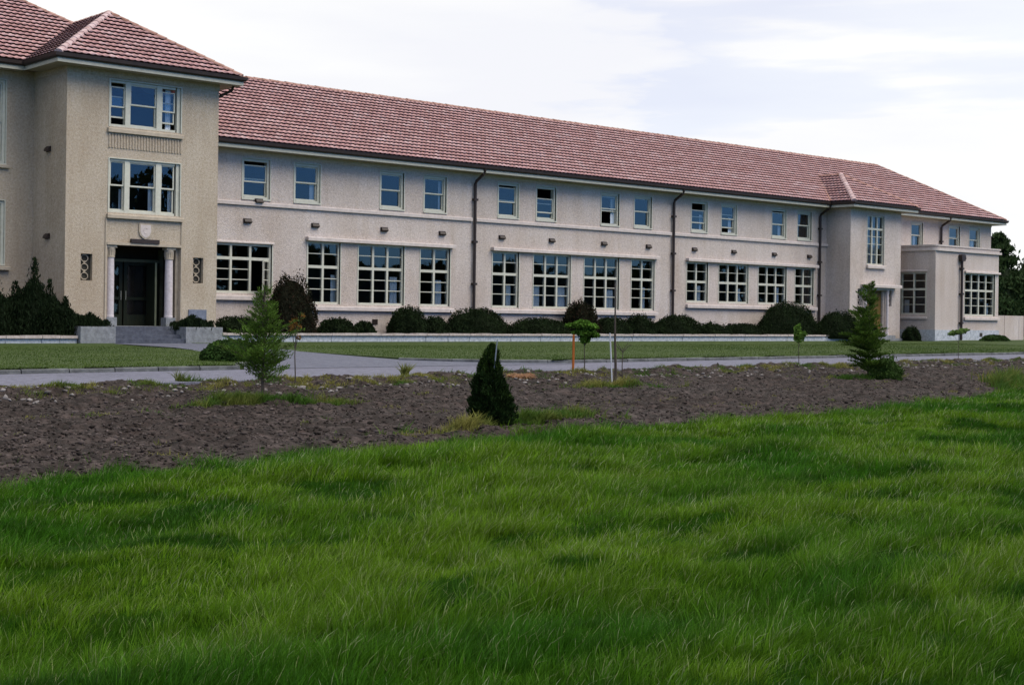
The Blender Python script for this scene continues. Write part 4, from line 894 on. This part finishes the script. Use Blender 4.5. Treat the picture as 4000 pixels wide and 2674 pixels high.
mb = MB(); mb.tube([(71.66, 42.88, 4.5), (71.66, 42.88, .1)], .07, 10); mb.prism([(71.5, 4.45), (71.82, 4.45), (71.86, 4.75), (71.80, 4.82), (71.52, 4.82), (71.46, 4.75)], 'y', 42.76, 42.998); mb.tube([(71.9, 42.86, 4.62), (71.82, 42.86, 4.62)], .11, 8)
for z in (1.0, 2.6, 4.0): mb.box(71.56, 71.76, 42.79, 42.998, z, z + .09)
bobj('downpipe', mb, BROWN)

# ------------------------------------------------------------------ garden walls and planters
def garden_wall(pts, z0, z1, label, capped=True, th=.28, m=STONE):
    root = link('garden_wall', None, None, (pts[0][0], pts[0][1], 0)); tag(root, label, 'wall')
    mb = MB(); mc = MB()
    for (a, b) in zip(pts[:-1], pts[1:]):
        A, Bv = Vector((*a, 0)), Vector((*b, 0)); L = (Bv - A).length; d = (Bv - A) / L; nn = Vector((-d.y, d.x, 0)); n = max(1, int(L / .55))
        for i in range(n):
            p = A + d * (L * i / n); q = A + d * (L * (i + 1) / n - .012); f = R_.uniform(-.012, .012)
            for (M_, zz0, zz1, o0, o1) in ((mb, z0, z1 - (.09 if capped else 0), f, th), (mc, z1 - .085, z1 + R_.uniform(-.012, .012), -.075 + f, th + .02)):
                if M_ is mc and not capped: continue
                c_ = [p + nn * o0, q + nn * o0, q + nn * o1, p + nn * o1]; i0 = len(M_.v)
                M_.v += [(v.x, v.y, zz0) for v in c_] + [(v.x, v.y, zz1) for v in c_]
                for fc in ((0, 3, 2, 1), (4, 5, 6, 7), (0, 1, 5, 4), (1, 2, 6, 5), (2, 3, 7, 6), (3, 0, 4, 7)): M_.f.append([i0 + k for k in fc]); M_.m.append(0)
        mb.box(min(a[0], b[0]) + .02, max(a[0], b[0]), min(a[1], b[1]) + .03, max(a[1], b[1]) + .2, z0, z1 - .1)
    obj('stonework', mb, m, root, WL[root.name])
    if capped: obj('cap', mc, CAPM, root, WL[root.name])
    return root
garden_wall([(24.98, 43.98), (59.8, 43.98), (62.2, 44.12), (62.9, 44.6)], -.1, .36, 'low pale stone retaining wall in front of the long shrub bed')
garden_wall([(4, 42.5), (19.93, 42.5)], -.1, .28, 'low grey stone wall before the dark junipers left of the steps')
garden_wall([(75.85, 43.9), (80.3, 43.9)], .0, 1.52, 'pale grey screen wall beyond the flat-roofed bay at far right', False, .25, STU)
tag(obj('shrub_bed', MB().quad((25.7, 44.1, .24), (63.5, 44.25, .24), (63.5, 46, .24), (25.7, 46, .24)).quad((4, 42.7, .18), (20.1, 42.7, .18), (20.1, 46.6, .18), (4, 46.6, .18)), BEDM, recalc=False), kind='structure')
def planter(x0, x1, label):
    root = link('planter', None, None, ((x0 + x1) / 2, 42.95, 0)); tag(root, label, 'planter')
    mb = MB(); mb.box(x0, x1, 42.3, 42.42, -.1, .57).box(x0, x1, 43.5, 43.62, -.1, .57).box(x0, x0 + .12, 42.42, 43.5, -.1, .57).box(x1 - .12, x1, 42.42, 43.5, -.1, .57)
    obj('trough', mb, CONC, root, WL[root.name]); obj('earth', MB().box(x0 + .12, x1 - .12, 42.42, 43.5, 0, .50), BEDM, root, WL[root.name])
planter(19.95, 21.12, 'square grey concrete planter left of the entrance steps'); planter(23.60, 24.96, 'square grey concrete planter right of the entrance steps')

# ------------------------------------------------------------------ plants
def leafquads(P, size, cols, flat=None, updir=None, asp=.55):
    """P (n,3) centres; returns V,F,col for random oriented leaf quads"""
    n = len(P); a = rng.standard_normal((n, 3)); 
    if updir is not None: a = a * .45 + updir
    a /= np.linalg.norm(a, axis=1)[:, None]; b = rng.standard_normal((n, 3)); b -= (b * a).sum(1)[:, None] * a; b /= np.linalg.norm(b, axis=1)[:, None]
    s = (size * rng.uniform(.6, 1.3, n))[:, None]; a = a * s; b = b * s * asp
    V = np.stack([P - a, P + b, P + a, P - b], 1).reshape(-1, 3); F = (np.arange(n)[:, None] * 4 + np.arange(4)[None])
    return V, F, np.repeat(cols, 4, 0)
def tones(n, base, var=.35, clump=None, warm=None):
    r = rng.random(n)[:, None]; c_ = np.array(base)[None] * (1 - var + 2 * var * r)
    if clump is not None: c_ = c_ * (.75 + .6 * clump[:, None])
    if warm is not None: c_ = np.where(rng.random(n)[:, None] < warm[0], np.array(warm[1])[None] * (.6 + .8 * r), c_)
    return c_
DK = (.013, .023, .008)
def bush(name, x_, y_, z_, rx, ry, h, label, base=DK, n=None, size=.055, spiky=0, group=None, cat='shrub', warm=None, lump=.22, core=True, seed=None):
    n = n or int(2500 + 3600 * rx * max(h, .5)); d = rng.standard_normal((n, 3)); d[:, 2] = np.abs(d[:, 2]) * 1.0 - .12 * rng.random(n); d /= np.linalg.norm(d, axis=1)[:, None]
    ph = rng.random(6) * 6.28; th = np.arctan2(d[:, 1], d[:, 0]); el = d[:, 2]
    L = 1 + lump * (np.sin(3 * th + ph[0]) * .5 + np.sin(5 * th + ph[1] + 3 * el) * .35 + np.sin(7 * el * 1.6 + ph[2] + 2 * th) * .35)
    r = (1 - .22 * rng.random(n) ** 2) * L
    if spiky: r *= 1 + spiky * (rng.random(n) ** 6) * (el > .2)
    P = np.stack([x_ + d[:, 0] * r * rx, y_ + d[:, 1] * r * ry, z_ + np.maximum(d[:, 2] * r, -.02) ** 1 * h], -1)
    P[:, 2] = np.maximum(P[:, 2], z_ + .02)
    V, F, c_ = leafquads(P, np.full(n, size), tones(n, base, .4, .5 + .5 * np.sin(5 * th + 4 * el + ph[3]), warm), updir=np.array([0, 0, .5]) if spiky else None, asp=.35 if spiky else .6)
    if core:
        bm = bmesh.new(); bmesh.ops.create_icosphere(bm, subdivisions=3, radius=1); cv = np.array([v.co[:] for v in bm.verts]); cf = np.array([[v.index for v in f.verts] for f in bm.faces]); bm.free()
        th = np.arctan2(cv[:, 1], cv[:, 0]); el = cv[:, 2]; Lc = 1 + lump * (np.sin(3 * th + ph[0]) * .5 + np.sin(5 * th + ph[1] + 3 * el) * .35 + np.sin(7 * el * 1.6 + ph[2] + 2 * th) * .35)
        k = .90 * Lc; cv = np.stack([x_ + cv[:, 0] * k * rx, y_ + cv[:, 1] * k * ry, z_ + np.maximum(cv[:, 2] * k, -.05) * h], -1)
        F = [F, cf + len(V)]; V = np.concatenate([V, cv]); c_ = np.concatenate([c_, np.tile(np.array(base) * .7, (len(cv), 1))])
    else: F = [F]
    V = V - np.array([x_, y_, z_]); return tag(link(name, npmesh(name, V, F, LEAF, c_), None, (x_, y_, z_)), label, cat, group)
G1 = 'rounded shrubs along the wing'
BU = [
 (27.1, 45.0, .95, .62, 'small dark clipped shrub just right of the tower foot', 0),
 (29.35, 45.0, 1.02, 1.98, 'tall bronze-dark bushy shrub left of the first grouped windows', 2),
 (31.45, 45.0, .78, .60, 'low dark dome shrub right of the tall bronze shrub', 0),
 (32.6, 44.9, .45, .50, 'little dark shrub under the second grouped window', 0),
 (34.8, 45.0, .80, 1.05, 'dark shrub hump between underfloor vent and first downpipe', 0),
 (36.1, 44.95, .68, .70, 'low dark shrub touching the hump left of the first downpipe', 0),
 (38.4, 45.0, 1.65, 1.03, 'wide dark rounded shrub at the foot of the first downpipe', 0),
 (41.9, 45.0, 1.75, .70, 'long low dark shrub right of the first downpipe', 0),
 (44.3, 45.0, .84, 1.36, 'upright bronze-dark shrub behind the umbrella-shaped sapling', 2),
 (46.2, 45.0, 1.12, .77, 'low dark shrub behind the tall bare sapling', 0),
 (48.05, 45.0, .82, .86, 'dark tufted shrub left of the second downpipe', 1),
 (50.6, 45.0, 1.68, .90, 'wide dark rounded shrub at the foot of the second downpipe', 0),
 (53.1, 45.0, 1.0, .56, 'low loose shrub right of the second downpipe', 1),
 (55.3, 44.9, 1.25, .58, 'low dark shrub under the small square vent of the third bay', 0),
 (58.7, 44.85, 2.2, 1.56, 'big dark dome shrub left of the third downpipe', 0),
 (62.4, 44.4, 1.75, 1.18, 'broad dark shrub in front of the projecting bay corner', 0),
 (64.1, 43.9, .65, .95, 'dark shrub half hidden behind the ragged right conifer', 0),
 (67.9, 43.6, .50, .62, 'small ball-shaped shrub between side door and flat-roofed bay', 0)]
for x_, y_, r, h, lab, k in BU:
    zb = .24 if x_ < 63 else .05
    r *= 1.03; h *= 1.07
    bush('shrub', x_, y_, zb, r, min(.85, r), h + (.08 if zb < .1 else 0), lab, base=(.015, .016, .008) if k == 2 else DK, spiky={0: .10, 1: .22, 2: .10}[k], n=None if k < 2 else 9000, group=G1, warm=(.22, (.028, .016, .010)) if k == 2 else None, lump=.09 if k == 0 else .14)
bush('shrub', 72.6, 41.4, .05, 1.35, .5, .36, 'flat spreading green shrub on the lawn before the flat-roofed bay', base=(.03, .06, .015), lump=.1, group='shrubs on the lawn')
bush('shrub', 16.75, 27.95, .0, .70, .75, .46, 'low mound-shaped dark green shrub on the lawn behind the feathery conifer', base=(.026, .055, .012), lump=.05, n=5200, size=.035, group='shrubs on the lawn')
# junipers left of steps
def juniper(x_, y_, z_, r, h, label, arms=9, group='junipers left of the steps', base=(.010, .019, .007), n=5200):
    P = []
    for k in range(arms):
        a = R_.uniform(0, 6.28); rr = r * R_.uniform(.1, .9) if k else 0; hh = h * (1 if k == 0 else R_.uniform(.55, .95) * (1 - .35 * rr / r)); t_ = rng.random(n // arms) ** .9
        ox, oy = rr * math.cos(a), rr * math.sin(a); wd = (.26 + .22 * r) * (1 - t_ ** 1.7 * .88)
        P.append(np.stack([x_ + ox * (.6 + .5 * t_) + rng.standard_normal(len(t_)) * wd * .5, y_ + oy * (.6 + .5 * t_) + rng.standard_normal(len(t_)) * wd * .5, z_ + t_ * hh], -1))
    d_ = rng.standard_normal((int(n * .8), 3)); d_[:, 2] = np.abs(d_[:, 2]); d_ /= np.linalg.norm(d_, axis=1)[:, None]
    d_ *= (.92 + .22 * rng.random(len(d_)))[:, None]; P.append(np.stack([x_ + d_[:, 0] * r * .85, y_ + d_[:, 1] * r * .7, z_ + d_[:, 2] * h * .66], -1))
    P = np.concatenate(P); V, F, c_ = leafquads(P, np.full(len(P), .065), tones(len(P), base, .4), updir=np.array([0, 0, 1.4]), asp=.25)
    bm = bmesh.new(); bmesh.ops.create_icosphere(bm, subdivisions=2, radius=1); cv = np.array([v.co[:] for v in bm.verts]); cf = np.array([[v.index for v in f.verts] for f in bm.faces]); bm.free()
    cv = np.stack([x_ + cv[:, 0] * r * .85, y_ + cv[:, 1] * r * .7, z_ + np.maximum(0, cv[:, 2]) * h * .64], -1)
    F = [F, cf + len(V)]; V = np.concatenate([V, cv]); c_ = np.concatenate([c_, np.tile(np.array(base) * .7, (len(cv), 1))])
    return tag(link('juniper', npmesh('juniper', V - np.array([x_, y_, z_]), F, LEAF, c_), None, (x_, y_, z_)), label, 'juniper', group)
juniper(16.9, 43.6, .18, 1.1, 2.0, 'dark juniper at the very left edge of the photo')
juniper(17.75, 43.6, .18, .85, 1.95, 'dark juniper second from the left edge of the photo')
juniper(18.4, 43.6, .18, .75, 1.75, 'dark shorter juniper left of the tallest pointed one')
juniper(18.97, 43.5, .18, .66, 2.5, 'tallest pointed dark juniper left of the tower corner', 6)
juniper(19.42, 43.4, .18, .6, 1.85, 'dark juniper between the tallest one and the tower corner')
juniper(19.85, 43.2, .18, .6, 1.3, 'dark sprawling juniper at the tower corner foot', 8)
juniper(20.55, 42.95, .48, .55, .52, 'low dark juniper filling the left planter', 14, 'junipers in the planters')
juniper(24.2, 42.95, .48, .68, .48, 'low dark juniper spilling over the right planter', 14, 'junipers in the planters')

# -- young trees
def trunk(mb, pts, r0, r1, seg=8):
    n = len(pts); mb.tube(pts, [r0 + (r1 - r0) * i / (n - 1) for i in range(n)], seg)
def tree_root(name, P, label, cat, group=None): return tag(link(name, None, None, P), label, cat, group)
def conifer(P, H, label, reach, col, seed, upang=38, ragged=.2, nb=64, tip=.04, lowz=.12, dens=1.0, asym=None):
    rr = random.Random(seed); root = tree_root('conifer', P, label, 'conifer', 'young conifers'); x_, y_, z_ = P
    tp = [(x_ + rr.uniform(-.012, .012) * i, y_ + rr.uniform(-.012, .012) * i, z_ + H * i / 7) for i in range(8)]
    mb = MB(); trunk(mb, tp, .030, .006); mr2 = MB(); Q = []; U_ = []
    for k in range(nb):
        f = lowz + (.97 - lowz) * (k + rr.random()) / nb; a = rr.uniform(0, 6.283); L = reach(f) * rr.uniform(1 - ragged * 2, 1 + ragged)
        if asym: L *= 1 + asym[0] * math.cos(a - asym[1])
        ang = math.radians(upang + rr.uniform(-10, 10) + 25 * f); base = Vector((x_, y_, z_ + H * f)); d = Vector((math.cos(a) * math.cos(ang), math.sin(a) * math.cos(ang), math.sin(ang)))
        droop = Vector((0, 0, -.12 * L)); e = base + d * L + droop; m_ = base + d * L * .55; mr2.tube([base, m_, e], [.008, .005, .002], 4, cap=False)
        ns = max(3, int(9 * L / .35))
        for s_ in range(ns):
            t_ = (s_ + 1) / ns; p = base.lerp(m_, t_ * 2) if t_ < .5 else m_.lerp(e, t_ * 2 - 1); sl = (.11 + .22 * L) * (1.05 - t_) + .03
            for sg in (-1, 1):
                sd = Vector((-d.y * sg, d.x * sg, rr.uniform(-.1, .25))).normalized() * .75 + d * .65
                for q in range(max(2, int(sl / .022 * dens))):
                    Q.append(p + sd * sl * rr.random() + Vector((rr.gauss(0, .01), rr.gauss(0, .01), rr.gauss(0, .01)))); U_.append(sd + Vector((0, 0, .4)))
    Q = np.array([tuple(q) for q in Q]); U_ = np.array([tuple(q) for q in U_]); n = len(Q)
    rl = np.clip(fbm(Q[:, 0] * 9, Q[:, 2] * 9, 2) * 1.6 - .3, 0, 1)
    V, F, c_ = leafquads(Q, np.full(n, tip), tones(n, col, .35, rl), updir=U_ * 1.4, asp=.22)
    o1 = obj('trunk', mb, BARK, root, P); obj('branches', mr2, BARK, root, P)
    link('needles', npmesh('needles', V - np.array(P), [F], LEAF, c_), root, P); return root
def z_at(x_, y_): return float(zsoil(np.array([x_]), np.array([y_]))[0])
conifer((11.64, 18.55, z_at(11.64, 18.55) - .02), 1.72, 'feathery bright green young conifer on the soil left of centre', lambda f: .98 * (1 - f) ** .85 * min(1, f * 4 + .45) * (.8 + .2 * math.sin(f * 31)) + .05, (.064, .122, .018), 5, upang=27, nb=108, tip=.027, lowz=.17, ragged=.22, dens=.85, asym=(.12, 3.9))
conifer((28.56, 19.46, z_at(28.56, 19.46) - .02), 2.25, 'tall ragged green conifer before the side door at right', lambda f: .80 * (1 - f) ** .7 * (.6 + .4 * math.sin(f * 13 + 1) ** 2) + .05, (.052, .098, .014), 9, upang=20, ragged=.42, nb=112, tip=.042, lowz=.05, asym=(.25, 2.6))
bush('shrub', 28.75, 19.1, z_at(28.75, 19.1), .42, .35, .48, 'small bushy dark green seedling at the foot of the ragged conifer', base=(.035, .07, .014), spiky=.3, n=3000, size=.035, group='shrubs on the soil')
# dense dark column conifer with its stake
def column_conifer(P, H, r, label):
    root = tree_root('conifer', P, label, 'conifer', 'young conifers'); VV = []; CC = []; n0 = 0
    for ox, oy, hh, rr, n in ((0, 0, H, r * .92, 11000), (.07, .03, H * .86, r * .72, 5500), (-.09, -.02, H * .70, r * .74, 5500), (.10, -.06, H * .52, r * .70, 4500), (-.03, .08, H * .78, r * .7, 3000)):
        t_ = rng.random(n) ** 1.1; a = rng.random(n) * 6.283; ph = rng.random(4) * 6.28
        prof = np.interp(t_, [0, .1, .3, .5, .66, .8, .92, 1.0], [.80, .95, 1, .92, .76, .54, .32, .05]) * rr * (1 + .16 * np.sin(4 * a + 11 * t_ + ph[0]) + .13 * np.sin(7 * a - 17 * t_ + ph[1]) + .10 * np.sin(31 * t_ + 2 * a + ph[2]))
        rad = prof * (1 - .4 * rng.random(n) ** 2) * (1 + .22 * (rng.random(n) > .92) * rng.random(n))
        wob = .035 * np.sin(5 * t_ + ph[3])
        Q = np.stack([ox * RX_ + rad * np.cos(a) + wob, -ox * RY_ + oy + rad * np.sin(a), t_ * hh], -1); U_ = np.stack([np.cos(a) * .7, np.sin(a) * .7, np.full(n, 1.2)], -1)
        V, F, c_ = leafquads(Q, np.full(n, .030), tones(n, (.014, .030, .008), .55, .5 + .5 * np.sin(7 * a + 13 * t_ + ph[2])), updir=U_, asp=.28)
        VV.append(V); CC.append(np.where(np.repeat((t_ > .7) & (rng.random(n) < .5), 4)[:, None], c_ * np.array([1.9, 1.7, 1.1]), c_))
    V = np.concatenate(VV); F = np.arange(len(V)).reshape(-1, 4)
    mb = MB(); trunk(mb, [(P[0], P[1], P[2]), (P[0] + .01, P[1], P[2] + H * .5), (P[0], P[1], P[2] + H * .96)], .03, .004)
    mc = MB(); pr = [(.6 * r, .02), (.66 * r, .3 * H), (.46 * r, .55 * H), (.16 * r, .72 * H), (.05 * r, .82 * H)]; lathe(mc, P[0], P[1], [(a_, P[2] + b_) for a_, b_ in pr], 16)
    obj('trunk', mb, BARK, root, P); o = link('needles', npmesh('needles', V, [F], LEAF, np.concatenate(CC)), root, P)
    obj('inner_crown', mc, noisy('deep_foliage', [(.3, (.008, .016, .005)), (.7, (.016, .028, .009))], scale=20), root, P); return root
RX_, RY_ = VY, VX
column_conifer((12.78, 14.68, -.46), 1.13, .25, 'dense dark green column-shaped conifer at the edge of the grass')
def stake(name, a, b, r, m, label, cat='stake', sq=True):
    mb = MB(); a, b = Vector(a), Vector(b); mb.tube([a, a.lerp(b, .5) + Vector((.004, 0, 0)), b - (b - a).normalized() * .03, b], [r, r * .97, r * .95, r * .5], 6 if sq else 8); return tag(obj(name, mb, m, None, tuple(a)), label, cat, 'garden stakes')
stake('stake', (12.74, 14.68, -.45), (12.72, 14.49, .745), .009, GREYW, 'thin grey stake leaning against the dark column conifer')
stake('stake', (21.37, 21.91, -.2), (21.38, 21.91, .69), .027, RUSTY, 'short thick orange-brown stake beside the umbrella-shaped sapling')
stake('stake', (19.945, 19.36, -.35), (19.90, 19.40, .76), .015, WHITEW, 'bleached white stake tied to the tall bare sapling')
def sapling(P, H, label, crown, col, ncl, r=.014, size=.035, leafn=1600, warm=None, lean=(0, 0), name='sapling'):
    """crown: list of (dx, dy, dz, rx, rz) clumps relative to the foot"""
    root = tree_root(name, P, label, 'young tree', 'saplings'); x_, y_, z_ = P; mb = MB()
    trunk(mb, [(x_ + lean[0] * t_ + .008 * math.sin(t_ * 9), y_ + lean[1] * t_, z_ + H * t_) for t_ in np.linspace(0, 1, 7)], r, r * .35)
    for c_ in crown: mb.tube([(x_ + lean[0] * .6, y_ + lean[1] * .6, z_ + H * .6), (x_ + c_[0] * .5, y_ + c_[1] * .5, z_ + (H * .6 + c_[2]) * .5 + .03), (x_ + c_[0], y_ + c_[1], z_ + c_[2])], [r * .5, r * .3, r * .15], 5, cap=False)
    obj('trunk', mb, BARK, root, P)
    if crown:
        Q = []
        for dx, dy, dz, rx, rz in crown:
            n = int(leafn * rx * rz / sum(c_[3] * c_[4] for c_ in crown)); d = rng.standard_normal((n, 3)); d /= np.linalg.norm(d, axis=1)[:, None]; q = d * (rng.random(n) ** .45)[:, None] * np.array([rx, rx, rz]); Q.append(q + np.array([dx, dy, dz]))
        Q = np.concatenate(Q); n = len(Q); V, F, c_ = leafquads(Q, np.full(n, size), tones(n, col, .35, np.clip(fbm(Q[:, 0] * 8, Q[:, 2] * 8, 2) * 1.5 - .2, 0, 1), warm), asp=.6)
        link('crown', npmesh('crown', V, [F], LEAF, c_), root, P)
    return root
def rt(a, b=0): return (VY * a + VX * b, -VX * a + VY * b)   # offset to the right / away in the photo's sense
def cr(L): return [(*rt(a, b), dz, rx, rz) for a, b, dz, rx, rz in L]
sapling((21.63, 21.83, -.12), .95, 'umbrella-shaped bright green sapling beside the orange stake', cr([(-.05, 0, 1.02, .20, .10), (-.28, .05, 1.00, .14, .05), (.14, 0, .98, .16, .07), (.05, .05, .84, .22, .11), (.20, -.05, .80, .12, .05), (.0, 0, .70, .12, .08), (-.18, 0, .85, .10, .05)]), (.065, .14, .018), 6, r=.012, size=.034, leafn=2600)
sapling((19.99, 19.32, -.33), 2.03, 'tall thin bare sapling rising past the grouped windows', [], (0, 0, 0), 0, r=.030, lean=(.0, .05))
o = sapling((20.61, 19.74, -.30), .78, 'thin bare forked sapling right of the tall bare one', [], (0, 0, 0), 0, r=.015)
mb = MB(); 
for (a, b, c_) in ((-.11, .0, .98), (.12, .02, 1.0), (-.2, .03, .93), (.2, 0, .9)): q = rt(a, b); mb.tube([(20.61, 19.74, .38 + R_.uniform(-.05, .05)), (20.61 + q[0] * .7, 19.74 + q[1] * .7, .52), (20.61 + q[0], 19.74 + q[1], -.38 + c_)], [.009, .006, .003], 5)
obj('fork', mb, BARK, o, (20.61, 19.74, -.30))
sapling((29.81, 22.4, -.13), .85, 'small leafy green sapling on a thin stem before the big dark dome shrub', cr([(0, 0, .78, .15, .16), (-.04, 0, .95, .09, .12), (.13, 0, .84, .09, .07), (0, 0, 1.04, .05, .06)]), (.09, .17, .03), 4, r=.011, size=.034, leafn=900)
sapling((40.49, 24.32, -.12), .9, 'faint small green sapling on the road verge before the flat-roofed bay', cr([(0, 0, .88, .26, .07), (.18, 0, .95, .18, .05), (-.2, 0, .82, .16, .05)]), (.10, .16, .04), 4, r=.009, size=.04, leafn=600)
sapling((13.58, 20.64, -.20), 1.05, 'spindly sapling with a few orange leaves right of the feathery conifer', cr([(0, 0, 1.08, .12, .13), (.08, 0, 1.22, .09, .06), (-.08, 0, 1.0, .07, .06), (.05, 0, .84, .06, .05)]), (.13, .065, .015), 4, r=.013, size=.028, leafn=150, warm=(.35, (.05, .08, .02)))
# lone upright leaf clump by the road
x, y = tuftpts(16.71, 21.67, .05, .04, 60)
weeds('weeds', [(x, y)], 'single upright green weed against the road left of the dark conifer', 'weeds', (.18, .3), .1, .03)

# -- trees beyond the right end
def big_tree(P, H, R0, label, col, n=9000, seed=1, conical=True, size=.32, group='dark evergreens beyond the building'):
    root = tree_root('evergreen_tree', P, label, 'tree', group); mb = MB(); trunk(mb, [P, (P[0] + .1, P[1], P[2] + H * .5), (P[0], P[1], P[2] + H * .9)], .28, .04)
    obj('trunk', mb, BARK, root, P); nc = 90; t_ = rng.random(nc) ** .8 * .97; a = rng.random(nc) * 6.283
    pr = np.interp(t_, [0, .15, .5, .8, 1], [.8, 1, .72, .34, .04]) * R0; r = pr * (.5 + .6 * rng.random(nc)); cc = np.stack([r * np.cos(a), r * np.sin(a), t_ * H], -1)
    idx = rng.integers(0, nc, n); q = cc[idx] + rng.standard_normal((n, 3)) * (np.array([.55, .55, .42]) * (.35 + .8 * (1 - t_[idx]))[:, None]) * R0 / 3
    q[:, 2] = np.clip(q[:, 2], .05, H * 1.05); V, F, c_ = leafquads(q, np.full(n, size), tones(n, col, .4, rng.random(nc)[idx]), updir=np.array([0, 0, .7]), asp=.4)
    mc = MB(); lathe(mc, P[0], P[1], [(R0 * .6, P[2] + .1), (R0 * .62, P[2] + H * .3), (R0 * .42, P[2] + H * .55), (R0 * .15, P[2] + H * .82)], 12)
    obj('inner_crown', mc, bpy.data.materials['deep_foliage'], root, P); link('crown', npmesh('crown', V, [F], LEAF, c_), root, P)
big_tree((104.3, 60, 0), 6.6, 2.0, 'dark pointed evergreen just beyond the building end', (.026, .048, .016), seed=1, size=.20)
big_tree((106.8, 60.5, 0), 8.4, 2.3, 'taller dark evergreen second beyond the building end', (.030, .052, .018), seed=2, size=.22)
big_tree((110, 59, 0), 7.4, 2.6, 'dark evergreen at the right edge of the photo', (.028, .048, .016), seed=3, size=.22)
big_tree((114, 59.5, 0), 8.0, 2.8, 'dark evergreen just outside the right edge of the photo', (.028, .048, .016), n=5000, seed=4, size=.28)
# a shelter belt behind the photographer, seen only as reflection in the glass
n = 16000; x = rng.uniform(-40, 230, n); y = -32 + rng.uniform(-3, 3, n); top = 6.6 + 2.6 * (fbm(x * .16, x * 0 + 1, 3) - .5) + 6.5 * np.exp(-((x - 64) / 13) ** 2) + 4.5 * np.clip((x - 128) / 15, 0, 1)
z = -.4 + (top + .4) * rng.random(n) ** .7; P = np.stack([x, y, z], -1); V, F, c_ = leafquads(P, np.full(n, .9), tones(n, (.022, .036, .014), .4), asp=.6)
tag(link('shelter_belt', npmesh('shelter_belt', V, [F], LEAF, c_)), 'belt of dark trees across the field behind the photographer', 'trees', kind='stuff')
